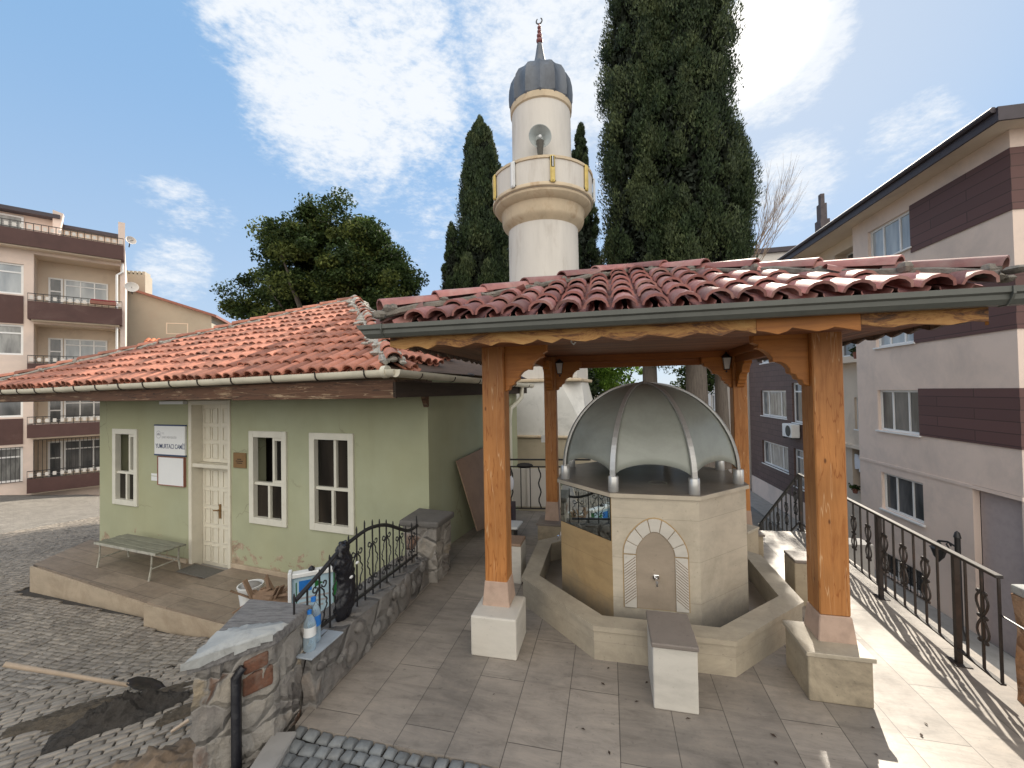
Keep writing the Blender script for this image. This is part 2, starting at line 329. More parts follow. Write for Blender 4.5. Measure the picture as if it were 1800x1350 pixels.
def clear_plastic():
    t = NT('clear_bottle_plastic'); tr = t.n('ShaderNodeBsdfTransparent'); tr.inputs[0].default_value = (.80,.9,.96,1); t.b.inputs['Base Color'].default_value = (.55,.68,.78,1); t.set(.08,0,.6)
    lw = t.n('ShaderNodeLayerWeight'); lw.inputs[0].default_value = .45; mx = t.n('ShaderNodeMixShader'); f = t.math('ADD',t.math('MULTIPLY',(lw,1),.6),.25); t.l(f[0],0,mx,0); t.l(tr,0,mx,1); t.l(t.b,0,mx,2); t.l(mx,0,t.out,0); return t.mat
M['water'] = clear_plastic()
M['label_blue'] = plain('blue_label',(.02,.17,.55),.4,.2)
M['sign_green'] = plain('green_sign_print',(.02,.13,.035),.4,.2)
M['sign_blue'] = plain('pale_blue_sign_print',(.42,.58,.68),.4,.1)
M['bench'] = plain('weathered_grey_green_slat',(.19,.19,.145),.85,.35,5,.3,40,stain=(.13,.13,.10),sscale=4,mapscale=(.5,5,5))
M['bench_metal'] = plain('worn_bench_metal',(.36,.35,.30),.6,.4,12,.1,stain=(.05,.045,.04),sscale=5)
M['mat_dark'] = plain('dark_doormat',(.10,.095,.085),.95,.25,40,.5,90)
# ------------------------------------------------------------------ ground materials
def floor_mat(name, c, w, l, rot=0, var=.22, mort=.004, grime=(.15,.13,.115), off=.5):
    t = NT(name); mp = t.mapping((1,1,1),(0,0,rot))
    br = t.n('ShaderNodeTexBrick'); t.l(mp,0,br,0); br.inputs['Scale'].default_value = 1; br.inputs['Brick Width'].default_value = l; br.inputs['Row Height'].default_value = w
    br.offset = off; br.inputs['Mortar Size'].default_value = mort; br.inputs['Mortar Smooth'].default_value = .3; br.inputs['Bias'].default_value = 0
    br.inputs['Color1'].default_value = (*[x*(1-var) for x in c],1); br.inputs['Color2'].default_value = (*[min(1,x*(1+var)) for x in c],1); br.inputs['Mortar'].default_value = (*[x*.33 for x in c],1)
    n = t.noise(2.2,9,.78,t.mapping((1.0,4.5,1),(0,0,rot)),.6); cc = t.mix(1,(br,0),(t.ramp(n,0,[(.3,(.62,.61,.60)),(.5,(1,1,1)),(.7,(1.28,1.25,1.21))]),0),'MULTIPLY')
    n2 = t.noise(.9,8,.72); cc = t.mix((t.ramp(n2,0,[(.46,BW[0]),(.7,(.62,.62,.62))]),0),cc,grime)
    n3 = t.noise(26,4,.6); cc = t.mix((t.ramp(n3,0,[(.62,BW[0]),(.72,(.4,.4,.4))]),0),cc,tuple(x*.6 for x in grime))
    t.color(cc); h = t.math('ADD',t.math('MULTIPLY',(br,1),-1.0),t.math('MULTIPLY',(n3,0),.25)); t.bump(h,.35,.006)
    rr = t.ramp(n2,0,[(.35,(.36,)*3),(.65,(.6,)*3)]); t.l(rr,0,t.b,'Roughness'); m = t.mat
    t.b.inputs['Specular IOR Level'].default_value = .45; return m
M['floor'] = floor_mat('travertine_floor_slabs',(.26,.228,.198),.33,1.05,R(90),.16,.003,(.085,.078,.072))
M['terrace'] = floor_mat('brown_terrace_slabs',(.225,.18,.14),.30,.9,0,.15,.004,(.14,.105,.078))
M['riser'] = marble('buff_riser_stone',(.42,.34,.25),(.28,.21,.145),(.45,.75))
M['ground'] = plain('bare_earth',(.16,.14,.11),.95,.3,.3,.3,4)
def street_mat():
    t = NT('street_bedding'); sp = t.n('ShaderNodeSeparateXYZ'); t.l(t.tc,'Object',sp,0)
    br = t.n('ShaderNodeTexBrick'); t.l(t.mapping((1,1,1),(0,0,R(17))),0,br,0); br.inputs['Scale'].default_value = 1; br.inputs['Brick Width'].default_value = .16; br.inputs['Row Height'].default_value = .1; br.inputs['Mortar Size'].default_value = .008
    br.inputs['Color1'].default_value = (.24,.22,.195,1); br.inputs['Color2'].default_value = (.19,.175,.155,1); br.inputs['Mortar'].default_value = (.07,.065,.06,1)
    far = t.math('ADD',t.math('MULTIPLY',(sp,0),-.5),(sp,1)); f = t.ramp(t.math('DIVIDE',far,30)[0],0,[(.60,BW[0]),(.62,BW[1])])
    n = t.noise(1.5,6,.7); c = t.mix((f,0),(.058,.052,.046),(br,0)); c = t.mix(1,c,(t.ramp(n,0,[(.3,(.75,.75,.75)),(.7,(1.1,1.1,1.1))]),0),'MULTIPLY')
    t.color(c); t.bump((t.noise(50,5,.7),0),.4,.008); return t.set(.9,0,.3)
M['street'] = street_mat()
M['asphalt'] = plain('grey_lane_paving',(.17,.165,.16),.9,.25,1.5,.3,40)
M['sett'] = plain('grey_granite_sett',(.25,.218,.182),.75,.3,14,.3,70,island=.25,stain=(.15,.13,.11),sscale=1.1,spos=(.5,.72))
M['sett_pale'] = plain('pale_granite_sett',(.165,.175,.18),.65,.3,14,.4,70,island=.35,stain=(.14,.135,.13),sscale=1.6,spos=(.5,.72))

# ------------------------------------------------------------------ ground surfaces
HP = np.array([(-1.3,2.5,-.025),(-.6,2.4,-.025),(.1,2.2,-.025),(1,1.95,-.025),(-1.3,1.7,-.02),(-.3,1.5,-.015),(2.5,1.5,-.03),(-1.85,2.1,-.14),(-1.95,2.6,-.25),(-1.42,2.64,-.01),(-1.42,2.1,-.01),(-.9,2.56,-.005),(-.3,2.4,-.005),(.4,2.24,-.005),(0,0,.25),(-3,0,.0),(-2.3,2.9,-.36),(-3.9,5.2,-.82),(-5.5,6.0,-.92),(-8.0,6.9,-1.05),(-7.5,4,-.8),(-10,8,-1.2),
    (-20,19.6,-2.4),(-22.2,18,-1.98),(-20,20.3,-2.83),(-13,12,-1.6),(-3.4,2.6,-.42),(-9.5,9,-1.16),(-30,25,-3),(-26,8,-1.6),(5,-4,.3),(-8,-4,-.3),(-4,3.6,-.52)])
def _k(d): return np.sqrt(d*d+.02)
_n = len(HP); _A = np.zeros((_n+3,_n+3)); _d = np.hypot(HP[:,None,0]-HP[None,:,0],HP[:,None,1]-HP[None,:,1])
_A[:_n,:_n] = _k(_d)+np.eye(_n)*.004; _A[:_n,_n] = 1; _A[:_n,_n+1] = HP[:,0]; _A[:_n,_n+2] = HP[:,1]; _A[_n:,:_n] = _A[:_n,_n:].T
_w = np.linalg.solve(_A, np.concatenate([HP[:,2],[0,0,0]]))
def H(x, y):
    d = np.hypot(HP[:,0]-x, HP[:,1]-y); return float(_k(d)@_w[:_n]+_w[_n]+_w[_n+1]*x+_w[_n+2]*y)

TH = -0.2296; PC = (1.374,4.341)                               # pavilion axis
e1 = np.array([math.cos(TH),math.sin(TH)]); e2 = np.array([-math.sin(TH),math.cos(TH)])
def pl(p, q): return (PC[0]+e1[0]*p+e2[0]*q, PC[1]+e1[1]*p+e2[1]*q)
RM = R(-20.65); MC = (-1.077,5.28)                             # mosque corner, local x along front, local y to the back
fF = np.array([math.cos(RM),math.sin(RM)]); fS = np.array([-math.sin(RM),math.cos(RM)])
def ms(x, y): return (MC[0]+fF[0]*x+fS[0]*y, MC[1]+fF[1]*x+fS[1]*y)

b = MB(); b.prism([(600*math.cos(a*PI/24),600*math.sin(a*PI/24)) for a in range(48)],-5.6,-5.2); struct(b.build('ground',M['ground']))
b = MB(); xs = np.arange(-34,4.3,.25); ys = np.arange(-6,30,.25)
for y in ys:
    for x in xs: b.v.append((x,y,H(x,y)-.02 if not (x>-1.2 and y>3) else -4.9))
nx = len(xs)
for j in range(len(ys)-1):
    for i in range(nx-1):
        if xs[i]>-1.3 and ys[j]>2.7: continue
        b.f.append((j*nx+i,j*nx+i+1,(j+1)*nx+i+1,(j+1)*nx+i)); b.m.append(0)
struct(b.build('street',M['street'],smooth=True))
# terrace under the pavilion, in pavilion-axis coordinates
def inv(x, y):
    d = np.array([x-PC[0],y-PC[1]]); return (float(d@e1),float(d@e2))
FL = [(-1.42,2.68),(2.93,1.60),(2.86,1.31),(3.05,1.25),(4.30,6.0),(2.9,6.22),(1.55,6.5),(1.25,7.12),(-.45,7.45),(-1.3,5.3)]
o = MB().prism([inv(*p) for p in FL],-4.9,0).build('terrace_floor',M['floor']); o.location = (*PC,0); o.rotation_euler = (0,0,TH); struct(o)
o = MB().prism([(-9,9.6),(5.0,9.6),(7.0,13.6),(7.6,16),(10.5,24),(-9,24)],-4.9,-.35).build('garden_ground',M['ground']); struct(o)
o = MB().box(4.5,60,-30,70,-5.2,-4.66).build('lane',M['asphalt']); struct(o)
# mosque forecourt: two slabs of different height
o = MB()
o.add([(-7.5,0.02,-.58),(-3.55,0.02,-.66),(-3.55,-.98,-.70),(-7.06,-.90,-.63),(-7.5,0.02,-1.5),(-3.55,0.02,-1.5),(-3.55,-.98,-1.5),(-7.06,-.90,-1.5)],[(0,1,2,3),(4,7,6,5),(0,4,5,1),(1,5,6,2),(2,6,7,3),(3,7,4,0)])
o.mi = 1; o.add([(-7.085,-.93,-.66),(-3.55,-1.01,-.73),(-3.55,-1.01,-1.5),(-7.085,-.93,-1.5),(-7.085,-.903,-.66),(-3.55,-.983,-.73),(-3.55,-.983,-1.5),(-7.085,-.903,-1.5)],[(0,3,2,1),(0,1,5,4),(0,4,7,3)])
o.mi = 0; o.box(-3.54,-.38,-1.16,.0,-1.5,-.56); o.mi = 1; o.box(-3.56,-.38,-1.19,-1.163,-1.5,-.585)
o = o.build('forecourt',[M['terrace'],M['riser']]); o.location = (*MC,0); o.rotation_euler = (0,0,RM); struct(o)

# setts: real stones with a crowned top, laid in courses
def setts(name, mat, zone, ang, w, l, box, gap=.012, crown=.012, round_=.018):
    ca,sa = math.cos(ang),math.sin(ang); V = []; Fc = []
    x0,x1,y0,y1 = box; j = 0; v = y0
    while v<y1:
        u = x0+random.random()*l; hw = w*random.uniform(.92,1.06)
        while u<x1:
            ll = l*random.uniform(.78,1.2); cu,cv = u+ll/2,v+hw/2; x,y = ca*cu-sa*cv, sa*cu+ca*cv
            if zone(x,y):
                rz = random.uniform(-.05,.05); c,s_ = math.cos(ang+rz),math.sin(ang+rz); a,bb = ll/2-gap/2,hw/2-gap/2
                zt = random.uniform(-.004,.005); tx,ty = random.uniform(-.03,.03),random.uniform(-.03,.03); B = len(V)
                for (k,dz) in ((1,-.02),(1-round_/min(a,bb)*.5,-.003),(.5,crown*.35)):
                    for sx,sy in ((-1,-1),(1,-1),(1,1),(-1,1)):
                        du,dv = sx*(a-(1-k)*min(a,bb)*1.0 if k>.6 else a*k), sy*(bb-(1-k)*min(a,bb)*1.0 if k>.6 else bb*k)
                        du += random.uniform(-.004,.004); dv += random.uniform(-.004,.004)
                        X,Y = x+c*du-s_*dv, y+s_*du+c*dv; V.append((X,Y,H(X,Y)+zt+dz+.008+tx*du+ty*dv))
                for r_ in (0,4):
                    for q in range(4): Fc.append((B+r_+q,B+r_+(q+1)%4,B+r_+4+(q+1)%4,B+r_+4+q))
                Fc.append((B+8,B+9,B+10,B+11))
            u += ll
        v += hw; j += 1
    m = MB(); m.v = V; m.f = Fc; m.m = [0]*len(Fc); o = m.build(name,mat,smooth=True,fix=False,sharp=1.2); return struct(o)
def fore(x,y):    # in front of the forecourt / mosque footprint
    d = np.array([x-MC[0],y-MC[1]]); X,Y = d@fF,d@fS
    if -7.3<X<.2 and Y>(-1.22 if X>-3.6 else -1.06): return False
    if X>=-7.3 and Y>-.3 : return False
    return True
split = lambda x,y: (y-3.95)-.30*(x+4.3)
far_ok = lambda x,y: split(x,y)>0 and fore(x,y) and x<-1.95 and (x>-14.5) and y<14 and abs(math.atan2(x,y))<1.0
near_ok = lambda x,y: split(x,y)<=0 and x>-6 and y>1.1 and (x<-1.98 or (y<2.25 and x<-1.55)) and fore(x,y)
setts('street_setts',M['sett'],far_ok,R(-17),.066,.13,(-17,3,-1,17),.006,.004,.007)
setts('street_setts_near',M['sett'],near_ok,R(27),.066,.135,(-5,3,-1,8),.007,.005,.008)
setts('gateway_setts',M['sett_pale'],lambda x,y: x>-1.38 and x<2.2 and y<2.655-.245*(x+1.395) and y>.9,R(-14),.080,.086,(-4,3,-2,5),.009,.008,.014)
o = MB().box(-.075,.075,0,.9,-.5,.012).build('kerb',M['concrete'],bevel=.01); o.location = (-1.42,1.72,0); o.rotation_euler = (0,0,R(2)); struct(o)
# ------------------------------------------------------------------ tiled roofs
def tile_slope(mb, O, U, Vd, inside, nu, nv, wu, lv, jitter=.006):
    """barrel tiles: O = eave start, U = unit along the eave, Vd = unit up the slope; inside(u,v) keeps a tile"""
    O,U,Vd = Vector(O),Vector(U).normalized(),Vector(Vd).normalized(); N = U.cross(Vd).normalized()
    if N.z<0: N = -N
    def arc(c, rad, h, v, lift, n=6, up=1):
        out = []
        for i in range(n+1):
            a = PI*i/n; out.append(O+U*(c-math.cos(a)*rad)+Vd*v+N*(lift+up*math.sin(a)*h))
        return out
    for i in range(nu):
        for j in range(nv):
            u,v = (i+.5)*wu, j*lv
            jx,jy,jl = random.uniform(-jitter,jitter),random.uniform(-jitter,jitter)*2.5,random.uniform(-.004,.005)
            if inside(u,v+lv*.5):                             # cover tile, wide mouth at the bottom
                r0,r1 = wu*.46,wu*.37; v0,v1 = v-.03+jy,v+lv+.03+jy
                A = arc(u+jx,r0,r0*.82,v0,.052+jl); B = arc(u+jx*.3,r1,r1*.8,v1,.028)
                C = arc(u+jx,r0-.014,r0*.82-.015,v0,.050+jl); D = arc(u+jx,r0-.014,r0*.82-.015,v0+.12,.045+jl); n = len(A)
                mb.add(A+B+C+D,[(k,k+1,n+k+1,n+k) for k in range(n-1)]+[(k+1,k,2*n+k,2*n+k+1) for k in range(n-1)]+[(2*n+k+1,2*n+k,3*n+k,3*n+k+1) for k in range(n-1)])
            if inside(u+wu/2,v+lv*.5):                        # channel tile between two covers
                r0,r1 = wu*.42,wu*.36; v0,v1 = v-.02+jy,v+lv+.03
                A = arc(u+wu/2+jx,r0,.045,v0,.052,5,-1); B = arc(u+wu/2+jx,r1,.045,v1,.05,5,-1); n = len(A)
                A2 = [p-N*.013 for p in A]
                mb.add(A+B+A2,[(k,k+1,n+k+1,n+k) for k in range(n-1)]+[(k+1,k,2*n+k,2*n+k+1) for k in range(n-1)])
def hip_run(mbt, mbm, P0, P1, n, r=.085, seg=7):
    P0,P1 = Vector(P0),Vector(P1); d = (P1-P0); L = d.length; d.normalize(); s_ = d.cross(Vector((0,0,1))).normalized(); up = s_.cross(d).normalized()
    for i in range(n):
        t0,t1 = L*i/n-.03, L*(i+1)/n+.03; c0,c1 = r*random.uniform(.98,1.1), r*.8; lz = random.uniform(0,.015); sx = random.uniform(-.012,.012)
        for inner in (0,1):
            a = []
            for t,rr in ((t0,c0-inner*.013),(t1,c1-inner*.013)):
                for k in range(seg+1):
                    q = PI*k/seg; a.append(P0+d*t+s_*(math.cos(q)*rr+sx)+up*(math.sin(q)*rr*.85+.02+(lz+.02 if t==t0 else lz)))
            m = seg+1; mbt.add(a,[(k,k+1,m+k+1,m+k) for k in range(seg)])
            if inner: mbt.add(prev[:m]+a[:m],[(k+1,k,m+k,m+k+1) for k in range(seg)])
            prev = a
        for _ in range(4):                                    # lumps of bedding mortar along the joints
            c = P0+d*(t0+random.uniform(-.06,.10))+s_*random.choice((-1,1))*r*random.uniform(.75,1.15)+up*random.uniform(-.01,.035)
            mbm.sphere(c,(random.uniform(.03,.06),random.uniform(.03,.06),random.uniform(.02,.04)),6,4)
        c = P0+d*(t0+.05)+up*(r*.35); mbm.sphere(c,(r*.6,r*.6,r*.4),7,5)
        for sg in (-1,1):
            q0 = P0+d*t0+s_*sg*r; q1 = P0+d*t1+s_*sg*r
            mbm.tube([q0,(q0+q1)/2+up*random.uniform(0,.02),q1],[random.uniform(.016,.03) for _ in range(3)],6)

# ------------------------------------------------------------------ pavilion
pav = thing('pavilion','open timber pavilion with maroon tiled hip roof sheltering the domed fountain','pavilion',(*PC,0),TH)
POSTS = [(-1.305,-1.075,.19,.315,'white'),(1.15,-1.11,.19,.33,'stain'),(-1.16,1.34,.165,.29,'plain'),(1.275,1.33,.165,.29,'plain')]
def bracket(px, py, w, axis, sgn, zt):
    prof = [(0,0),(.36,0),(.36,-.07),(.325,-.085),(.335,-.11),(.29,-.125),(.26,-.15),(.235,-.185),(.23,-.22),(.19,-.215),(.15,-.235),(.125,-.265),(.12,-.30),(.085,-.315),(.075,-.345),(.045,-.355),(.035,-.385),(0,-.40)]
    h = w/2
    if axis==0: return MB().extr([(px+sgn*(h+a),py-.045,zt+b_) for a,b_ in prof],(0,.09,0))
    return MB().extr([(px-.045,py+sgn*(h+a),zt+b_) for a,b_ in prof],(.09,0,0))
for i,(p,q,w,zp,kind) in enumerate(POSTS):
    h = w/2; ph = .187
    po = MB().box(p-h,p+h,q-h,q+h,.50,2.578).build('post',M['post'],pav,bevel=.008)
    z1 = .52; MBb = MB(); 
    vs = []
    for z,k in ((zp,h+.022),(zp+.10,h+.012),(z1+random.uniform(-.02,.03),h+.004)):
        vs += [(p-k,q-k,z),(p+k,q-k,z),(p+k,q+k,z),(p-k,q+k,z)]
    MBb.add(vs,[(r*4+a,r*4+(a+1)%4,r*4+4+(a+1)%4,r*4+4+a) for r in (0,1) for a in range(4)]+[(8,9,10,11)])
    MBb.build('plaster_base',M['plaster_pink'],po,bevel=.006)
    sx = 1 if p<0 else -1; sy = 1 if q<0 else -1
    bracket(p,q,w,0,sx,2.50).build('bracket',M['bracket'],po,bevel=.004)
    bracket(p,q,w,1,sy,2.50).build('bracket',M['bracket'],po,bevel=.004)
    cx,cy = {0:(-1.28,-1.17),1:(1.095,-1.18),2:(-1.155,1.275),3:(1.275,1.335)}[i]
    mat_ = M['marble_white'] if i==0 else M['marble_stain']
    if i==0: MB().box(cx-ph,cx+ph,cy-ph-.01,cy+ph+.01,0,zp).build('plinth',mat_,pav,bevel=.012,seg=2)
    else:
        pb = MB().box(cx-ph,cx+ph,cy-ph,cy+ph,0,zp-.03).build('plinth',mat_,pav,bevel=.010,seg=2)
        MB().box(cx-ph-.014,cx+ph+.014,cy-ph-.014,cy+ph+.014,zp-.029,zp).build('cap_slab',M['marble_top'] if i>1 else M['marble_basin'],pb,bevel=.004)
PX0,PX1,PQ = -1.93,1.67,1.8; PCX = -.13; ZE,ZA = 2.598,3.315
for q,nm in ((-1.10,0),(1.335,1)):
    MB().box(-1.72,1.46,q-.05,q+.05,2.50,2.58).build('beam',M['beam'],pav)
MB().box(-1.05,1.15,1.37,1.41,2.41,2.58).build('valance_board',M['beam'],pav)
MB().box(-1.03,1.13,1.365,1.369,2.475,2.485).build('valance_strip',M['soffit'],pav)
for x in (-1.24,1.21): MB().box(x-.05,x+.05,-1.045,1.28,2.501,2.579).build('beam',M['beam_y'],pav)
for x in (-1.2,1.24): MB().box(x-.018,x+.018,-1.0,1.25,2.42,2.50).build('valance_board',M['beam_y'],pav)
MB().box(PX0+.06,PX1-.06,-PQ+.06,PQ-.06,2.582,2.590).build('ceiling',M['soffit'],pav)
def wavy(x0,x1,zt,zb,seed):
    rr = random.Random(seed); pts = []; x = x0
    while x<x1:
        k = rr.uniform(.16,.3)
        for f,a in ((0,.0),(.25,.012),(.6,.028),(.85,.012)): pts.append((min(x+f*k,x1),zb-a+rr.uniform(-.006,.006)))
        x += k
    pts.append((x1,zb)); return [(x0,zt)]+pts+[(x1,zt)]
for a_,b_,c_,d_ in ((PX0+.05,PX1-.05,-PQ+.045,-1.16),(PX0+.05,PX1-.05,1.40,PQ-.05)): MB().box(a_,b_,c_,d_,2.478,2.486).build('eave_soffit',M['soffit'],pav)
for a_,b_ in ((PX0+.05,-1.30),(1.26,PX1-.05)): MB().box(a_,b_,-1.159,1.399,2.478,2.486).build('eave_soffit',M['soffit_y'],pav)
xs_ = [PX0+.02,.52,1.06,PX1-.02]
for k in range(3):
    pr = wavy(xs_[k]+.001,xs_[k+1]-.001,2.535,2.445,k+3); MB().extr([(a,-1.785-.002*k,z) for a,z in pr][::-1],(0,.025,0)).build('fascia_board',M['bracket'] if k==1 else M['fascia'],pav)
pr = wavy(-1.755,1.755,2.535,2.468,9)
for x in (PX1-.03,PX0+.03): MB().extr([(x-.011,a,z) for a,z in pr],(.022,0,0)).build('fascia_board',M['soffit_m'],pav)
gp = [(-1.80,2.665),(-1.80,2.60),(-1.835,2.575),(-1.885,2.575),(-1.905,2.60),(-1.907,2.625),(-1.922,2.635),(-1.922,2.665),(-1.912,2.665),(-1.912,2.64),(-1.897,2.63),(-1.895,2.605),(-1.88,2.588),(-1.84,2.588),(-1.81,2.61),(-1.81,2.665)]
gm = MB(); g0 = [(-2.10+(2.665-z)*.75,q,z-.075) for q,z in gp]; gmid=[(-1.9,q,z-.075) for q,z in gp]; g1 = [(2.12,q,z-.072) for q,z in gp]
for A,B in ((g0,gmid),(gmid,g1)):
    n = len(A); gm.add(A+B,[(k,(k+1)%n,n+(k+1)%n,n+k) for k in range(n)])
gm.quad(*g0); gm.quad(*g1[::-1])
gt = gm.build('gutter',M['gutter_dark'],pav)
for x in (-1.9,1.66): MB().extr([(x-.006,q-.003,z-.076) for q,z in [(-1.80,2.668),(-1.80,2.60),(-1.835,2.574),(-1.887,2.574),(-1.908,2.60),(-1.925,2.63),(-1.925,2.668)]],(.012,0,0)).build('gutter_joint',M['gutter_dark'],gt)
# roof: four slopes of barrel tiles on a deck
cor = [(PX0,-PQ),(PX1,-PQ),(PX1,PQ),(PX0,PQ)]; apex = Vector((PCX,0,ZA))
dk = MB(); dv = [(x,y,ZE) for x,y in cor]+[tuple(apex)]; dk.add(dv,[(0,1,4),(1,2,4),(2,3,4),(3,0,4)])
dk.build('roof_deck',M['soffit_m'],pav)
tm = MB(); mo = MB(); ht = MB()
for k in range(4):
    a,b_ = Vector((*cor[k],ZE)),Vector((*cor[(k+1)%4],ZE)); L = (b_-a).length; U = (b_-a).normalized(); mid = (a+b_)/2; Vd = (apex-mid); SL = Vd.length
    f = lambda u,v,L=L,SL=SL: v<SL*.97 and abs(u-L/2) < (L/2)*(1-v/SL)+.03 and abs(u-L/2)<L/2-.03
    tile_slope(tm,a-Vd.normalized()*.05,U,Vd,f,int(L/.178),6,.178,.335)
    hip_run(ht,mo,a+Vector((0,0,.075)),apex+Vector((0,0,.03)),6,.078)
rf = tm.build('roof_tiles',M['tile_new'],pav,smooth=True,fix=False)
ht.build('hip_tiles',M['tile_new'],rf,smooth=True,fix=False); mo.build('bedding_mortar',M['mortar'],rf,smooth=True)
# small things hanging in the pavilion
MB().tube([(-.6,-1.62,2.47),(-.6,-1.6,2.44),(-.585,-1.6,2.425),(-.57,-1.6,2.44)],.006,5).build('hook',M['steel'],pav)
def lantern(p, q, label, sgn):
    x,y = pl(p,q); r = thing('wall_lantern',label,'lantern',(x,y,2.33),TH,'lanterns on the back posts')
    m = MB()
    for z,w in ((0,.032),(.155,.055)):
        m.box(-w,w,-w,w,z,z+.012)
    for sx in (-1,1):
        for sy in (-1,1): m.tube([(sx*.03,sy*.03,.01),(sx*.05,sy*.05,.155)],.005,4)
    m.lathe([(.07,.168),(.05,.185),(.02,.215),(.008,.235)],4); m.tube([(0,0,.23),(0,0,.27),(sgn*.05,0,.285),(sgn*.075,0,.26),(sgn*.075,0,.05)],.007,5); m.sphere((0,0,-.02),.016,6,5)
    m.build('cage',M['iron'],r)
    MB().add([(-.03,-.03,.013),(.03,-.03,.013),(.03,.03,.013),(-.03,.03,.013),(-.047,-.047,.154),(.047,-.047,.154),(.047,.047,.154),(-.047,.047,.154)],[(0,1,5,4),(1,2,6,5),(2,3,7,6),(3,0,4,7)]).build('glass',M['sign_white'],r)
lantern(-1.02,1.30,'small black lantern with white glass on the pavilion post nearer the minaret',-1)
lantern(1.13,1.29,'small black lantern with white glass on the pavilion post nearer the brown clad wing',1)
lc = tag(MB().box(-.03,.03,-.012,.012,-.05,.05).build('light_switch',M['sign_white']),'small white switch box on the edge of the left back pavilion post','switch box')
lc.location = (*pl(-1.27,1.30),1.42); lc.rotation_euler = (0,0,TH)

# ------------------------------------------------------------------ fountain
fo = thing('ablution_fountain','octagonal marble fountain with grey segmented metal dome and outer basin','fountain',(*PC,0),TH)
def octv(Rr, i): a = -PI/2-PI/8+i*PI/4; return (Rr*math.cos(a),Rr*math.sin(a))
def ring(mb, Ro, Ri, z0, z1):
    for i in range(8):
        a,b_,c,d = octv(Ro,i),octv(Ro,i+1),octv(Ri,i+1),octv(Ri,i)
        mb.add([(*a,z0),(*b_,z0),(*b_,z1),(*a,z1),(*c,z1),(*d,z1),(*c,z0),(*d,z0)],[(0,1,2,3),(3,2,4,5),(5,4,6,7)])
m = MB(); ring(m,1.318,1.165,0,.225); bs = m.build('basin',M['marble_basin'],fo)
m = MB(); 
for i in range(8):
    a,b_,c,d = octv(1.332,i),octv(1.332,i+1),octv(1.151,i+1),octv(1.151,i)
    m.add([(*a,.227),(*b_,.227),(*c,.227),(*d,.227),(*a,.265),(*b_,.265),(*c,.265),(*d,.265)],[(3,2,1,0),(4,5,6,7),(0,1,5,4),(2,3,7,6)])
m.build('rim_slab',M['marble_basin'],bs)
MB().prism([octv(1.16,i) for i in range(8)],.02,.05).build('basin_floor',M['marble_dark'],bs)
RB = .918; body = MB()
for i in range(8):
    if i==7: continue
    a,b_ = octv(RB,i),octv(RB,i+1); body.quad((*a,.05),(*b_,.05),(*b_,1.176),(*a,1.176))
bd = body.build('body',M['marble'],fo,fix=False)
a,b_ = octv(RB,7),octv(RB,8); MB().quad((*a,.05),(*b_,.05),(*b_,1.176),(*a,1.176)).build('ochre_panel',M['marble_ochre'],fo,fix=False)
MB().prism([octv(.946,i) for i in range(8)],1.177,1.213).build('top_slab',[M['marble_dark']],fo,bevel=.004)
m = MB(); 
for i in range(8):
    a,b_ = octv(.9475,i),octv(.9475,i+1); m.quad((*a,1.178),(*b_,1.178),(*b_,1.2115),(*a,1.2115))
m.build('slab_edge',M['marble'],fo,fix=False)
def facef(i, Rr=RB):                                          # frame of face i: origin at its centre on the ground, x right, outward n
    a,b_ = np.array(octv(Rr,i)),np.array(octv(Rr,i+1)); c = (a+b_)/2; u = (b_-a)/np.linalg.norm(b_-a); n = c/np.linalg.norm(c)
    return Matrix(((u[0],0,n[0],c[0]),(u[1],0,n[1],c[1]),(0,1,0,0),(0,0,0,1)))     # local x along, y up, z outward
# mirror on the ochre face
MB(facef(7)).box(-.335,.335,.80,1.165,.002,.008).build('mirror',M['mirror'],fo)
MB(facef(7)).box(-.343,.343,.793,1.169,.0005,.004).build('mirror_edge',M['void'],fo)
# front arch in low relief
ar = MB(facef(0)); grs = []; zc = .70; ro,ri = .257,.157
def ap(r, a, pt): return (r*math.cos(a), zc+r*math.sin(a)*(1+pt*math.sin(a)**4))
nv = 7
for k in range(nv):
    A0,A1 = PI*k/nv+.012,PI*(k+1)/nv-.012; pts = [(*ap(ro,A0+(A1-A0)*j/5,.19),0) for j in range(6)]+[(*ap(ri,A1-(A1-A0)*j/5,.26),0) for j in range(6)]
    ar.extr([(x,y,.001) for x,y,_ in pts],(0,0,.014))
for s_ in (-1,1):
    x0,x1 = sorted((s_*ri,s_*ro)); ar.extr([(x0,.25,.001),(x1,.25,.001),(x1,zc-.008,.001),(x0,zc-.008,.001)],(0,0,.014))
    nlines = 15; gr = MB(facef(0)); grs.append(gr)
    for k in range(nlines):
        y0 = .25+.022+k*.0235; dy = .075
        if s_>0: p0_,p1_ = (x0+.004,y0+dy),(x1-.004,y0)
        else: p0_,p1_ = (x0+.004,y0),(x1-.004,y0+dy)
        if max(p0_[1],p1_[1])>zc-.02: continue
        gr.extr([(p0_[0],p0_[1],.0155),(p1_[0],p1_[1],.0155),(p1_[0],p1_[1]+.006,.0155),(p0_[0],p0_[1]+.006,.0155)],(0,0,.001))
ao = ar.build('arch_surround',M['marble_white'],fo,bevel=.003); [gr.build('carved_grooves',M['groove'],ao) for gr in grs]
ni = MB(facef(0)); pts = [(-ri+.003,.25)]+[(ri-.003,.25)]+[(x*.98,y-.003) for x,y in [ap(ri,PI*j/14,.26) for j in range(15)]]
ni.extr([(x,y,.001) for x,y in pts],(0,0,.003)); ni.build('niche_panel',M['niche'],fo)
ol = MB(facef(0)); pts = [(-ro-.009,.245)]+[(ro+.009,.245)]+[ap(ro+.009,PI*j/18,.19) for j in range(19)]
ol.extr([(x,y,.0004) for x,y in pts],(0,0,.0015)); ol.build('arch_outline',M['marble_ochre'],fo)
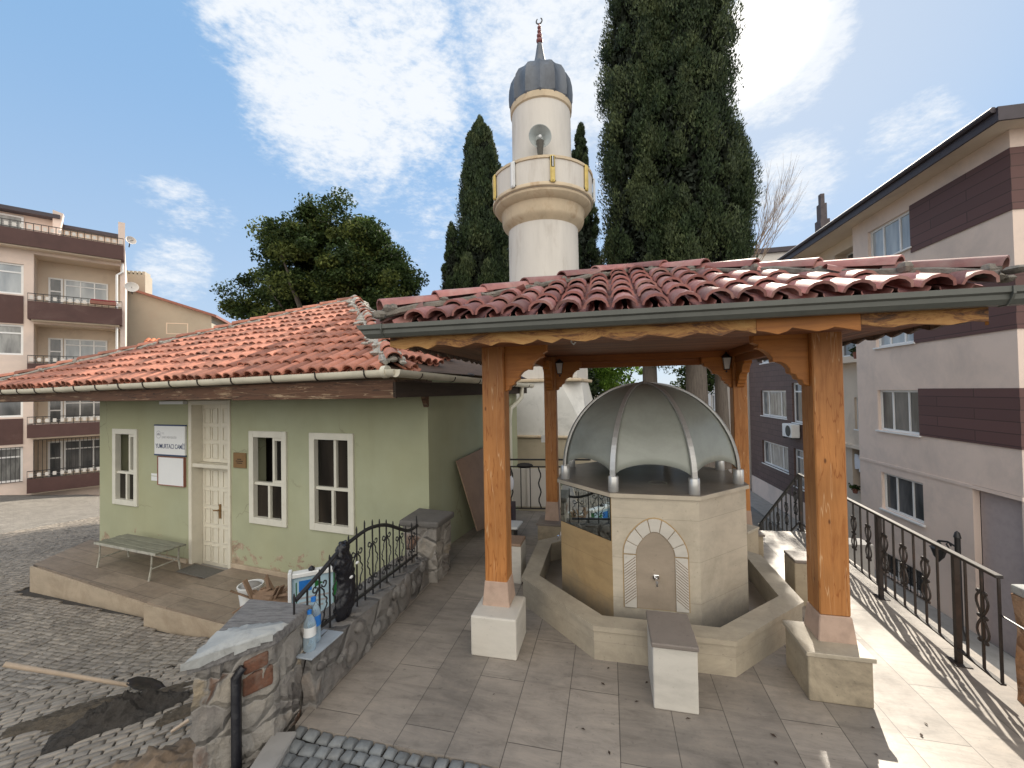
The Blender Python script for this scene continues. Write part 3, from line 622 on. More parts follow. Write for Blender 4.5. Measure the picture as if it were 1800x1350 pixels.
def tap(i, zz, fr):
    m = MB(facef(i))
    m.tube([(0,zz,fr),(0,zz,fr+.012)],.026,10); m.tube([(0,zz,fr+.01),(0,zz,fr+.055),(0,zz-.005,fr+.075),(0,zz-.045,fr+.08)],[.013,.013,.012,.010],8)
    m.tube([(0,zz+.005,fr+.045),(0,zz+.03,fr+.045)],.009,6); m.tube([(-.02,zz+.032,fr+.045),(.02,zz+.032,fr+.045)],.006,6)
    m.build('tap',M['chrome'],fo,smooth=True)
tap(0,.52,.004); tap(6,.52,0); tap(2,.52,0)
# dome: eight steel ribs in sockets with frosted panels between them
RS,Z0,ZT = .862,1.213,2.155
def dome(t, Rr=RS): return (Rr*math.cos(t)**.92, Z0+.12+(ZT-Z0-.12)*math.sin(t)**1.04)
for i in range(8):
    a = -PI/2-PI/8+i*PI/4; ca,sa = math.cos(a),math.sin(a)
    MB().lathe([(.044,Z0),(.046,Z0+.004),(.046,Z0+.128),(.042,Z0+.134)],16,(RS*ca,RS*sa,0)).build('rib_socket',M['steel'],fo,smooth=True)
    rm = MB(); n = 18; prev = None
    for k in range(n+1):
        t = PI/2*k/n; r,z = dome(t); w = .024-.010*k/n
        ring_ = [(r*ca-sa*w,r*sa+ca*w,z),(r*ca+sa*w,r*sa-ca*w,z)]; dr,dz = (.018*math.cos(t),.018*math.sin(t))
        ring_ += [((r+dr)*ca+sa*w,(r+dr)*sa-ca*w,z+dz),((r+dr)*ca-sa*w,(r+dr)*sa+ca*w,z+dz)]
        if prev: rm.add(prev+ring_,[(j,(j+1)%4,4+(j+1)%4,4+j) for j in range(4)])
        prev = ring_
    rm.build('rib',M['steel'],fo)
    pm = MB(); nt,ns = 20,12; idx = {}
    b2 = a+PI/4; V_ = []
    for j in range(nt+1):
        for k in range(ns+1):
            s_ = k/ns; edge = 1-abs(2*s_-1)**2.2; t0 = .02+.135*edge**.75; t = t0+(PI/2-t0)*j/nt; r,z = dome(t,RS-.004)
            V_.append((r*((1-s_)*ca+s_*math.cos(b2)), r*((1-s_)*sa+s_*math.sin(b2)), z+.0))
    pm.add(V_,[(j*(ns+1)+k,j*(ns+1)+k+1,(j+1)*(ns+1)+k+1,(j+1)*(ns+1)+k) for j in range(nt) for k in range(ns)])
    po = pm.build('dome_panel',M['dome'],fo,smooth=True,fix=False); sd_ = po.modifiers.new('thickness','SOLIDIFY'); sd_.thickness = .006
MB().lathe([(.05,ZT-.002),(.04,ZT+.02),(.0,ZT+.03)],12).build('crown_boss',M['steel'],fo,smooth=True)
MB().lathe([(.075,1.2135),(.09,1.2155),(.085,1.2175),(.07,1.2145)],20,(.08,-.42,0),False).build('rust_ring',M['bench_metal'],fo)
def stool(p, q, rz, label, mat_, top, w=.278, l=.41, h=.435):
    r = thing('stone_stool',label,'stool',(*pl(p,q),0),TH+rz,'stone seats around the fountain')
    MB().box(-w/2,w/2,-l/2,l/2,0,h-.032).build('block',mat_,r,bevel=.009,seg=2)
    MB().box(-w/2-.008,w/2+.008,-l/2-.012,l/2,h-.031,h).build('seat_slab',top,r,bevel=.008,seg=2)
stool(.032,-1.445,0,'white marble block seat with stained grey top below the carved arch',M['marble_white'],M['marble_top'])
stool(1.50,.10,R(90),'stone seat in the sun by the railing, half hidden by the right front post',M['marble_stain'],M['marble_top'],.25,.3)
stool(-1.50,.03,R(-90),'stone seat with reddish brown top behind the left front post',M['marble_white'],M['plywood'],.26,.36)
stool(1.16,.93,R(140),'plain stone seat at the back of the basin beside the sunlit terrace',M['marble_stain'],M['marble_basin'],.25,.3)
# ------------------------------------------------------------------ helpers for walls and windows (plane y = y0, inward = +y*s)
def wall(mb, x0, x1, z0, z1, y, depth, ops, rev=True):
    xs = sorted({x0,x1,*[v for o in ops for v in o[:2]]}); zs = sorted({z0,z1,*[v for o in ops for v in o[2:4]]})
    xs = [x for x in xs if x0<=x<=x1]; zs = [z for z in zs if z0<=z<=z1]
    for i in range(len(xs)-1):
        for j in range(len(zs)-1):
            cx,cz = (xs[i]+xs[i+1])/2,(zs[j]+zs[j+1])/2
            if any(o[0]<cx<o[1] and o[2]<cz<o[3] for o in ops): continue
            mb.quad((xs[i],y,zs[j]),(xs[i+1],y,zs[j]),(xs[i+1],y,zs[j+1]),(xs[i],y,zs[j+1]))
    for a,b_,c,d in [o[:4] for o in ops]:
        Y = y+depth
        mb.quad((a,y,c),(a,Y,c),(a,Y,d),(a,y,d)); mb.quad((b_,y,c),(b_,y,d),(b_,Y,d),(b_,Y,c))
        mb.quad((a,y,c),(b_,y,c),(b_,Y,c),(a,Y,c)); mb.quad((a,y,d),(a,Y,d),(b_,Y,d),(b_,y,d))
def window(parent, x0, x1, z0, z1, y, s, vs=(), hs=(), fw=.06, fd=.05, frame='pvc', pane='glass', sill=None, mw=None, name='window'):
    """s = +1 when the inside lies towards +y"""
    m = MB(); mw = mw or fw*.8; ya,yb = sorted((y,y+s*fd))
    m.box(x0,x0+fw,ya,yb,z0,z1); m.box(x1-fw,x1,ya,yb,z0,z1); m.box(x0+fw,x1-fw,ya,yb,z0,z0+fw); m.box(x0+fw,x1-fw,ya,yb,z1-fw,z1)
    ya2,yb2 = sorted((y+s*.006,y+s*(fd-.006)))
    for v in vs: c = x0+(x1-x0)*v; m.box(c-mw/2,c+mw/2,ya2,yb2,z0+fw,z1-fw)
    ya3,yb3 = sorted((y+s*.009,y+s*(fd-.009)))
    for h_ in hs:
        zz,a,b_ = (h_ if isinstance(h_,tuple) else (h_,0,1)); c = z0+(z1-z0)*zz; m.box(x0+(x1-x0)*a+(fw if a==0 else mw/2),x0+(x1-x0)*b_-(fw if b_==1 else mw/2),ya3,yb3,c-mw/2,c+mw/2)
    if sill: yc,yd = sorted((y-s*sill,y+s*fd)); m.box(x0-.06,x1+.06,yc,yd,z0-.05,z0-.002)
    w = m.build(name,M[frame],parent)
    pa = MB(); yy = y+s*fd*.6; pa.quad((x0+fw*.7,yy,z0+fw*.7),(x1-fw*.7,yy,z0+fw*.7),(x1-fw*.7,yy,z1-fw*.7),(x0+fw*.7,yy,z1-fw*.7)); pa.build('pane',M[pane],w)
    return w

# ------------------------------------------------------------------ mosque
mo_ = thing('small_mosque','low pale green mosque with white double door and salmon tiled hip roof','mosque',(*MC,0),RM)
WIN = [(-6.69,-5.98,.185,1.535),(-3.17,-2.42,.17,1.555),(-1.955,-1.185,.19,1.55)]
DOOR = (-4.59,-3.60,-.72,2.04)
wm = MB(); wall(wm,-7.15,0,-1.6,2.22,0,.26,WIN+[DOOR]); wm.quad((0,0,-1.6),(0,3.3,-1.6),(0,3.3,2.3),(0,0,2.3)); wm.quad((-7.15,0,-1.6),(-7.15,0,2.3),(-7.15,4.6,2.3),(-7.15,4.6,-1.6)); wm.quad((0,3.3,-1.6),(-7.15,4.6,-1.6),(-7.15,4.6,2.3),(0,3.3,2.3))
wm.build('wall',M['green'],mo_,fix=False)
rm = MB(); rm.box(-7.0,-.1,.5,2.8,-.8,2.1); ro_ = rm.build('interior',plain('dim_room',(.05,.04,.032),.9,.3,1,0),mo_)
MB().box(-2.72,-2.38,.42,.48,.55,.60).build('inner_shelf',M['handle'],ro_)
for i,(x0,x1,z0,z1) in enumerate(WIN):
    m = MB(); fw = .085; m.box(x0-.01,x0+fw,-.03,.06,z0-.01,z1+.01); m.box(x1-fw,x1+.01,-.03,.06,z0-.01,z1+.01); m.box(x0+fw,x1-fw,-.03,.06,z0-.01,z0+fw); m.box(x0+fw,x1-fw,-.03,.06,z1-fw,z1+.01)
    zm = z0+(z1-z0)*(.43 if i else .42); m.box(x0+fw,x1-fw,.0,.07,zm-.022,zm+.022)
    xm = (x0+x1)/2; m.box(xm-.022,xm+.022,.003,.067,z0+fw,zm-.022)
    xu = x0+(x1-x0)*(.63 if i<2 else .56); m.box(xu-.022,xu+.022,.003,.067,zm+.022,z1-fw)
    if i<2: m.box(xu+.022,x1-fw,.004,.05,z1-fw-.05,z1-fw-.0); m.box(xu+.022,x1-fw,.004,.05,zm+.022,zm+.06); m.box(x1-fw-.035,x1-fw,.004,.05,zm+.06,z1-fw-.05)
    w = m.build('window',M['white_paint'],mo_,bevel=.004)
    MB().quad((x0+.05,.045,z0+.05),(x1-.05,.045,z0+.05),(x1-.05,.045,zm),(x0+.05,.045,zm)).build('pane',M['glass_old'],w)
    xa = x0+.05 if i==2 else xu
    MB().quad((xa,.046,zm),(x1-.05,.046,zm),(x1-.05,.046,z1-.05),(xa,.046,z1-.05)).build('pane',M['glass_old'],w)
# door: frame, transom shutters and two panelled leaves, set back in the wall
x0,x1,z0,z1 = DOOR; m = MB(); fd0 = -.025
m.box(x0,x0+.075,fd0,.20,z0,z1); m.box(x1-.055,x1,fd0,.20,z0,z1); m.box(x0+.075,x1-.055,fd0,.20,z1-.07,z1); m.box(x0+.075,x1-.055,-.01,.20,.945,1.005)
dr = m.build('door',M['door_paint'],mo_,bevel=.004)
def leaf(xa, xb, za, zb, rows, cols, y, name):
    m = MB(); m.box(xa,xb,y,y+.04,za,zb); W_ = xb-xa; Hh = (zb-za); st = .055; rl = .06
    for r_ in range(rows):
        for c in range(cols):
            a = xa+st+(W_-2*st)*c/cols+(.018 if c else 0); b_ = xa+st+(W_-2*st)*(c+1)/cols-(.018 if c<cols-1 else 0)
            c0 = za+rl+(Hh-2*rl)*r_/rows+.026*(r_>0); d0 = za+rl+(Hh-2*rl)*(r_+1)/rows-.026*(r_<rows-1)
            t = .016
            for q in ((a,b_,c0,c0+t),(a,b_,d0-t,d0),(a,a+t,c0+t,d0-t),(b_-t,b_,c0+t,d0-t)): m.box(q[0],q[1],y-.014,y-.0005,q[2],q[3])
    return m.build(name,M['door_paint'],dr,bevel=.003)
xm = x0+.53
leaf(x0+.08,xm-.004,z0+.02,.94,5,2,.15,'door_leaf'); leaf(xm+.004,x1-.06,z0+.02,.94,5,2,.145,'door_leaf')
leaf(x0+.08,xm-.004,1.01,z1-.075,3,2,.15,'shutter'); leaf(xm+.004,x1-.06,1.01,z1-.075,3,2,.145,'shutter')
MB().box(xm-.02,xm+.015,.125,.143,.10,.33).build('lock_plate',M['brass'],dr); MB().tube([(xm,.13,.24),(xm,.085,.24),(xm-.09,.085,.235)],.011,6).build('handle',M['brass'],dr)
m = MB()
for a,b_ in ((-7.1,-4.62),(-3.57,-.1)): m.box(a,b_,-.045,-.002,-.74,-.575 if a<-5 else -.50)
m.build('skirting',M['riser'],mo_,bevel=.006)
MB().box(-4.62,-3.57,-.06,.2,-.78,-.70).build('threshold',M['concrete'],mo_,bevel=.006)
# eaves: soffit, fascia, gutters
OH,SO = .82,.10
MB().box(-9.3,SO-.03,-OH+.03,0,2.235,2.255).build('soffit',M['soffit_m'],mo_)
m = MB(); xs_ = [-9.35,-5.6,-2.4,SO+.02]
for k in range(3):
    za,zb = 2.245+.03*(k-2)*.6, 2.060+.012*(1-k)
    m.box(xs_[k]+.001,xs_[k+1]-.001,-OH-.005*k,-OH+.03,zb,za)
m.build('fascia_board',M['fascia_old'],mo_,bevel=.004)
MB().box(SO-.01,SO+.022,-OH-.01,3.6,2.055,2.225).build('fascia_board',M['fascia_old_y'],mo_)
MB().box(0.001,SO-.011,-OH+.031,3.6,2.20,2.234).build('soffit',M['soffit_m'],mo_)
MB().box(-9.35,-9.32,-OH,5,2.06,2.225).build('fascia_board',M['fascia_old_y'],mo_)
def half_gutter(p0, p1, r, out, mat_, name, parent, segs=1):
    p0,p1 = Vector(p0),Vector(p1); d = (p1-p0).normalized(); o = Vector(out); m = MB(); n = 8
    prof = [( -math.cos(PI*k/n)*r, -math.sin(PI*k/n)*r) for k in range(n+1)]; prof = [(-r,.022)]+prof+[(r,.022)]
    pin = [(a*.9,min(b_*.9+.004,.022)) for a,b_ in prof]; loop = prof+pin[::-1]; L = len(loop)
    vs = [p+o*a+Vector((0,0,b_)) for p in (p0,p1) for a,b_ in loop]
    m.add(vs,[(k,(k+1)%L,L+(k+1)%L,L+k) for k in range(L)]); h_ = len(prof)
    m.add([p0+o*a+Vector((0,0,b_)) for a,b_ in prof],[tuple(range(h_))]); m.add([p1+o*a+Vector((0,0,b_)) for a,b_ in prof],[tuple(range(h_))])
    return m.build(name,mat_,parent,smooth=True)
gx = [-9.4,-7.2,-4.9,-2.6,SO+.05]; gz = [2.262,2.262,2.285,2.305,2.335]
for k in range(4):
    g = half_gutter((gx[k],-OH-.068,gz[k]),(gx[k+1]+.03,-OH-.068,gz[k+1]),.058,(0,-1,0),M['gutter_cream'],'gutter',mo_)
    n = 4
    for j in range(n):
        t = (j+.5)/n; x = gx[k]+(gx[k+1]-gx[k])*t; z = gz[k]+(gz[k+1]-gz[k])*t
        MB().tube([(x,-OH-.0,z+.03)]+[(x,-OH-.068+math.cos(PI*q/8)*.064,z-math.sin(PI*q/8)*.064) for q in range(9)]+[(x,-OH-.135,z+.03)],.008,4).build('gutter_strap',M['iron_rust'],g)
MB().tube([(SO-.09,-OH-.068,2.333),(SO-.03,-OH-.068,2.335)],.068,14).build('gutter_joint',M['gutter_cream'],mo_,smooth=True)
g = half_gutter((SO+.09,-OH-.1,2.33),(SO+.09,3.72,2.22),.058,(1,0,0),M['gutter_cream'],'gutter',mo_)
for j in range(6):
    y = -.5+j*.78; z = 2.33-.11*(y+OH)/(4.6); MB().tube([(SO+.09+math.cos(PI*q/8)*.063,y,z-math.sin(PI*q/8)*.063) for q in range(9)],.007,4).build('gutter_strap',M['iron_rust'],g)
MB().tube([(.17,3.15,2.18),(.17,3.12,1.98),(.10,3.0,1.86),(.07,2.78,1.78),(.055,2.75,1.6),(.055,2.75,.0)],.042,10).build('downpipe',M['gutter_cream'],mo_,smooth=True)
MB().extr([(-.03,-.02,2.235),(-.03,-.02,1.93),(-.03,-.05,1.92),(-.03,-.20,2.235)],(.06,0,0)).build('eave_bracket',M['fascia_old'],mo_)
MB().box(-5.25,-4.63,-.075,-.004,1.985,2.035).build('tube_light',M['sign_white'],mo_)
# roof
ER,EL,BR_,BL_,AP = Vector((SO,-OH,2.36)),Vector((-9.3,-OH,2.30)),Vector((SO,3.72,2.36)),Vector((-9.3,6.2,2.30)),Vector((-3.5,2.72,4.13))
MB().add([ER,EL,BL_,BR_,AP],[(0,4,1),(0,3,4),(3,2,4),(1,4,2)]).build('roof_deck',plain('bare_roof_boards',(.085,.055,.04),.85,.45,4,.3,20,mapscale=(5,.8,1)),mo_)
def plane_tiles(A,B,Cc,nv,w,lv,keep=None):
    U = (B-A).normalized(); L = (B-A).length; proj = A+U*((Cc-A).dot(U)); Vd = (Cc-proj); SL = Vd.length; Vn = Vd.normalized(); ua = (Cc-A).dot(U)
    def inside(u,v):
        if v>SL*.985 or u<.04 or u>L-.04: return False
        k = v/SL; lo,hi = ua*k, L+(ua-L)*k
        if not (lo-.03<u<hi+.03): return False
        return keep is None or keep(u,v)
    tile_slope(tl,A-Vn*.06,U,Vn,inside,int(L/w),int(SL/lv)+1,w,lv,.011)
tl = MB(); plane_tiles(EL,ER,AP,14,.172,.315)
plane_tiles(ER,BR_,AP,14,.172,.315,lambda u,v: v>.02+.34*u and u<2.2 )
plane_tiles(BL_,EL,AP,14,.192,.36)
rt = tl.build('roof_tiles',M['tile_old'],mo_,smooth=True,fix=False)
ht,mr = MB(),MB()
hip_run(ht,mr,ER+Vector((-.02,.02,.08)),AP+Vector((0,0,.04)),15,.088); hip_run(ht,mr,EL+Vector((0,0,.08)),AP+Vector((0,0,.04)),20,.08)
def mortar_strip(mb, P0, P1, w, h, n, seed):
    rr = random.Random(seed); P0,P1 = Vector(P0),Vector(P1); d = (P1-P0).normalized(); s_ = d.cross(Vector((0,0,1))).normalized(); up = s_.cross(d); rows = []; sh = 0
    for i in range(n+1):
        sh = .7*sh+rr.uniform(-.03,.03); wl_,wr_ = w*rr.uniform(.6,1.2),w*rr.uniform(.6,1.2); hh = h*rr.uniform(.6,1.25)
        for k in range(9):
            q = k/4-1; x = q*(wl_ if q<0 else wr_)+sh; rows.append(P0+(P1-P0)*(i/n)+s_*x+up*(hh*(1-abs(q)**1.6)-.05*abs(q)-.04*(abs(q)==1)+rr.uniform(-.012,.012))+d*rr.uniform(-.03,.03))
    mb.add(rows,[(i*9+k,i*9+k+1,(i+1)*9+k+1,(i+1)*9+k) for i in range(n) for k in range(8)])
mortar_strip(mr,ER.lerp(AP,.01)+Vector((0,0,.07)),AP+Vector((0,0,.05)),.15,.10,70,1); mortar_strip(mr,EL+Vector((0,0,.05)),AP+Vector((0,0,.05)),.10,.08,80,2)
for k in range(60):
    t = random.random()**.85; p = ER.lerp(AP,t); o_ = random.uniform(-.17,.17); mr.sphere((p.x+o_*.7+random.uniform(-.04,.04),p.y+o_*.7+random.uniform(-.04,.04),p.z+.10-abs(o_)*.42),(random.uniform(.05,.11),random.uniform(.05,.10),random.uniform(.025,.05)),7,4)
ht.build('hip_tiles',M['tile_old'],rt,smooth=True,fix=False); mr.build('bedding_mortar',plain('pale_hip_mortar',(.38,.36,.32),.95,.5,14,.8,35,bdist=.02),rt,smooth=True)

# ------------------------------------------------------------------ things on and by the mosque
def text(body, size, mat_, parent, M4, align='LEFT', name='lettering', bold=0.0, sx=1.0):
    c = bpy.data.curves.new('lettering','FONT'); c.body = body; c.size = size; c.extrude = .0008; c.align_x = align; c.offset = bold
    t = bpy.data.objects.new('tmp',c); COL.objects.link(t); bpy.context.view_layer.update()
    me = bpy.data.meshes.new_from_object(t.evaluated_get(bpy.context.evaluated_depsgraph_get())); bpy.data.objects.remove(t); bpy.data.curves.remove(c)
    me.materials.clear(); me.materials.append(mat_); me.transform(M4 @ Matrix.Scale(sx,4,(1,0,0))); me.name = name
    o = bpy.data.objects.new(name,me); COL.objects.link(o); o.parent = parent; return o
def upright(x, y, z): return Matrix(((1,0,0,x),(0,0,-1,y),(0,1,0,z),(0,0,0,1)))       # text readable from -y
def at(x, y, z=0): return (*ms(x,y),z)
sg = thing('name_sign','white sign with blue lettering and round emblem beside the mosque door','sign',at(-5.46,0,1.13),RM)
MB().box(0,.80,-.035,-.003,0,.485).build('board',M['sign_white'],sg,bevel=.003)
MB().box(-.005,.805,-.037,-.002,.4855,.507).build('top_edge',M['text_navy'],sg); MB().box(-.005,.805,-.037,-.002,-.022,-.0005).build('bottom_edge',M['text_navy'],sg)
text('YUMURTACI CAMİİ',.108,M['text_navy'],sg,upright(.035,-.036,.105),bold=.0007,sx=.80)
text('T.C.',.042,M['text_grey'],sg,upright(.20,-.036,.345)); text('İZMİT MÜFTÜLÜĞÜ',.048,M['text_grey'],sg,upright(.20,-.036,.275),sx=.9)
m = MB()
for k in range(24):
    a0,a1 = 2*PI*k/24,2*PI*(k+1)/24; c = (.115,.335); m.quad(*[(c[0]+r*math.cos(a),-.0356,c[1]+r*math.sin(a)) for r,a in ((.058,a0),(.058,a1),(.066,a1),(.066,a0))])
m.quad(*[(.115+.045*math.cos(PI*k/10),-.0357,.322+.045*math.sin(PI*k/10)) for k in range(11)]); m.build('emblem',M['text_grey'],sg)
nb = thing('notice_board','blank pale notice board with thin reddish frame under the name sign','notice board',at(-5.375,0,.605),RM)
MB().box(.012,.683,-.03,-.003,.012,.478).build('panel',M['sign_white'],nb)
m = MB(); m.box(0,.695,-.04,-.002,0,.012); m.box(0,.695,-.04,-.002,.478,.49); m.box(0,.012,-.04,-.002,.0125,.4775); m.box(.683,.695,-.04,-.002,.0125,.4775); m.build('frame',M['frame_red'],nb)
pp = thing('paper_notice','small torn white paper notice stuck left of the blank notice board','notice',at(-5.60,0,.66),RM)
MB().box(0,.20,-.006,-.002,0,.075).build('sheet',M['sign_white'],pp); MB().box(0,.20,-.006,-.002,.085,.125).build('sheet',M['sign_white'],pp)
pq = thing('brass_plaque','square brown brass plaque between the white door and the middle window','plaque',at(-3.53,0,.985),RM)
MB().box(0,.275,-.022,-.002,0,.235).build('plate',M['brass'],pq,bevel=.004)
m = MB()
for k,(a,b_) in enumerate(((.09,.18),(.06,.215),(.08,.20))): m.box(a,b_,-.0235,-.0225,.13-.03*k,.142-.03*k)
m.build('engraved_lines',M['void'],pq)
mt = tag(MB().box(-.46,.32,-.30,-.02,0,.012).build('doormat',M['mat_dark'],bevel=.004),'dark grey doormat in front of the white mosque door','doormat'); mt.location = at(-3.98,-.0,-.645); mt.rotation_euler = (R(1.5),R(1),RM)
# bench
bn = thing('slatted_bench','worn grey green slatted bench on thin metal legs by the mosque wall','bench',at(-5.92,-.62,-.665),RM)
m = MB()
for k in range(5): m.box(-.0+.012*random.random(),1.56-.012*random.random(),.0+k*.088,.076+k*.088,.405+.006*(k%2),.432+.006*(k%2))
m.build('seat',M['bench'],bn,bevel=.004)
MB().box(-.01,1.57,-.012,-.002,.40,.436).build('front_edge',M['bench_metal'],bn)
for x in (.08,1.42):
    for y in (.03,.40): MB().tube([(x,y,.40),(x-.015,y,.2),(x-.02,y+(-.03 if y<.1 else .03),.0)],[.013,.013,.017],6).build('leg',M['bench_metal'],bn)
    MB().tube([(x-.01,.03,.17),(x-.01,.4,.19)],.011,6).build('cross_bar',M['bench_metal'],bn); MB().tube([(x,.02,.393),(x,.42,.393)],.012,6).build('cross_bar',M['bench_metal'],bn)
MB().tube([(.07,.40,.19),(1.42,.40,.17)],.011,6).build('stretcher',M['bench_metal'],bn)
for x in (.45,.95): MB().tube([(x,.40,.19),(x,.38,.40)],.009,6).build('stay',M['bench_metal'],bn)
# bucket with scraps, scrap pile, sign stand
bk = thing('bucket','white bucket holding a grey cloth beside the scrap wood','bucket',(-3.33,5.25,-.555),0)
MB().lathe([(.105,0),(.14,.27),(.148,.27),(.148,.29),(.134,.29),(.10,.012)],20,cap=True).build('pail',M['sign_white'],bk,smooth=True)
MB().sphere((.01,0,.26),(.12,.11,.06),10,6).build('cloth',M['concrete'],bk,smooth=True)
MB().tube([(.14*math.cos(a),.14*math.sin(a),.27-.1*abs(math.sin(a))) for a in np.linspace(-.2,PI+.2,9)],.004,4).build('bail',M['steel'],bk)
sc_ = thing('scrap_wood_pile','heap of broken brown wood and cardboard scraps beside the white bucket','scrap pile',(-3.0,5.12,-.555),R(-10))
MB().prism([(-.2,-.13),(.12,-.15),(.15,.1),(-.17,.13)],0,.26).build('crushed_box',M['cardboard'],sc_,bevel=.02)
for k in range(15):
    a = random.uniform(-.6,.9); x,y = random.uniform(-.24,.2),random.uniform(-.13,.12); L = random.uniform(.32,.62); tz = random.uniform(.15,1.05)*random.choice((1,1,-1))
    q = Matrix.Translation((x,y,.16+random.uniform(0,.1))) @ Matrix.Rotation(a,4,'Z') @ Matrix.Rotation(-tz,4,'Y')
    MB(q).box(-L/2,L/2,-random.uniform(.01,.04),.02,-.006,random.uniform(.006,.02)).build('scrap_stick',M['cardboard'],sc_,bevel=.003)
MB(Matrix.Translation((.16,-.12,.20)) @ Matrix.Rotation(.5,4,'X') @ Matrix.Rotation(.25,4,'Y')).box(-.26,.22,-.12,.12,0,.008).build('cardboard_flap',M['cardboard'],sc_)
st_ = thing('sign_stand','white pavement sign with green and pale blue print behind the iron railing','sign stand',(-2.12,4.46,-.56),R(24))
MB(Matrix.Translation((0,0,.0))).box(-.27,-.235,-.06,.06,0,.82).box(.235,.27,-.02,.02,0,.80).box(-.235,.235,-.05,.05,.755,.80).build('frame',M['sign_white'],st_,bevel=.006)
MB().box(-.234,.234,-.018,.018,.05,.754).build('panel',M['sign_blue'],st_)
m = MB(); m.box(-.234,.234,-.021,-.0185,.05,.27); m.box(.16,.234,-.021,-.0185,.271,.754); m.box(-.20,-.19,-.021,-.0185,.28,.70); m.add([(-.02,-.021,.62),(.06,-.021,.66),(-.02,-.021,.70)],[(0,1,2)]); m.build('green_print',M['sign_green'],st_)
MB().box(-.17,-.05,-.021,-.0185,.60,.71).build('blue_print',M['label_blue'],st_); text('ÇT',.12,M['sign_white'],st_,upright(.03,-.022,.10))
m = MB()
for k in range(4): m.box(-.17,.12-.03*k,-.0205,-.0185,.52-.05*k,.54-.05*k)
m.build('text_lines',M['text_grey'],st_)
MB().lathe([(.03,0),(.035,.02),(.0,.05)],10,(-.05,0,.80)).build('knob',M['black'],st_)
# plywood and clutter along the side path
pw = thing('plywood_sheet','brown plywood sheet leaning on the green side wall','plywood sheet',at(.33,1.05,0),RM)
MB(Matrix.Rotation(R(-13),4,'Y')).add([(0,-.30,.14),(0,.55,.03),(0,.62,1.24),(0,-.46,1.17),(.016,-.30,.14),(.016,.55,.03),(.016,.62,1.24),(.016,-.46,1.17)],[(0,1,2,3),(7,6,5,4),(0,4,5,1),(1,5,6,2),(2,6,7,3),(3,7,4,0)]).build('sheet',M['plywood'],pw)
wb = tag(MB().box(-.16,.16,-.12,.12,0,.13).build('block',M['concrete'],bevel=.01),'grey block on the path under the leaning plywood','block'); wb.location = at(.28,1.45,0); wb.rotation_euler=(0,0,RM)
bx = thing('carton','dark purple brown carton on the side path below the back railing','carton',(-.20,6.72,0),R(-12))
MB().box(-.2,.2,-.15,.15,0,.30).build('box',plain('dark_carton',(.07,.045,.05),.8,.3),bx,bevel=.004); MB().box(-.1,.08,-.152,-.1505,.17,.19).build('print',M['text_grey'],bx)
tr = thing('white_tray','white plastic tray with folded papers in front of the dark carton','tray',(-.10,6.0,0),R(-15))
m = MB(); m.box(-.19,.19,-.17,.17,.17,.20); m.build('tray',M['sign_white'],tr,bevel=.01); MB().box(-.12,.12,-.1,.1,0,.169).build('stand',M['mat_dark'],tr); MB().box(-.15,.03,-.1,.1,.201,.28).build('papers',M['cloth_white'],tr,bevel=.01)
jk = thing('hanging_jacket','navy and white cloth hanging on the back railing','cloth',(-.17,6.93,.78),R(-5))
m = MB(); m.sphere((0,0,-.22),(.10,.05,.26),10,8); m.sphere((.02,-.01,-.05),(.12,.06,.10),10,6); m.build('dark_cloth',M['cloth_navy'],jk,smooth=True); MB().sphere((.13,-.02,-.2),(.045,.03,.12),8,6).build('white_cloth',M['cloth_white'],jk,smooth=True)
rg = thing('rag','dark cloth and bag lying on the roof corner above the side gutter','rag',at(.14,2.95,2.30),RM)
m = MB(); m.add([(-.25,-.5,.05),(.0,-.55,.06),(.1,.25,.05),(-.3,.3,.1),(-.2,-.4,.16),(-.02,-.4,.14),(.02,.15,.06),(-.22,.2,.2)],[(3,2,1,0),(4,5,6,7),(0,1,5,4),(1,2,6,5),(2,3,7,6),(3,0,4,7)]); m.build('cloth',M['cloth_navy'],rg,bevel=.02)
m = MB(); m.sphere((-.08,-.45,.2),(.1,.16,.08),8,6); m.build('bundle',plain('faded_red_cloth',(.22,.11,.10),.9),rg,smooth=True)
bg = tag(MB().sphere((0,0,0),(.09,.16,.03),8,5).build('plastic_scrap',M['black'],smooth=True),'crumpled black and white plastic lying on the side roof edge','plastic'); bg.location = at(.02,1.1,2.36); bg.rotation_euler = (0,0,RM)
# ------------------------------------------------------------------ minaret
mi_ = thing('minaret','round cream minaret with one balcony and grey onion cap','minaret',(.85,10.35,0),R(-18))
def sq(h, z): return [(-h,-h,z),(h,-h,z),(h,h,z),(-h,h,z)]
MB().box(-1.22,1.22,-1.22,1.22,-.6,1.06).build('plinth',M['beige'],mi_,bevel=.02)
m = MB(); m.box(-1.27,1.27,-1.27,1.27,1.062,1.12); m.box(-1.02,1.02,-1.02,1.02,2.302,2.37); m.build('ledge',M['ochre_render'],mi_,bevel=.015)
m = MB(); A = [(-1.18,-1.18,1.121),(1.18,-1.18,1.121),(1.18,1.18,1.121),(-1.18,1.18,1.121)]; h_,c_ = .97,.42
B = []
for sx,sy in ((-1,-1),(1,-1),(1,1),(-1,1)):
    for k in ((0,1) if sx*sy<0 else (1,0)): B.append((sx*(h_ if k else h_-c_),sy*(h_-c_ if k else h_),2.30))
fs = [(0,1,6,5),(1,2,8,7),(2,3,10,9),(3,0,4,11),(0,5,4),(1,7,6),(2,9,8),(3,11,10)]
m.add(A+B,fs); m.build('tapered_base',plain('grey_white_render',(.60,.59,.56),.85,.12,2,.25,30,stain=(.36,.36,.34),sscale=1.8,spos=(.5,.75)),mi_)
MB().box(-.92,.92,-.92,.92,2.371,2.95).build('upper_block',M['white_render'],mi_,bevel=.015)
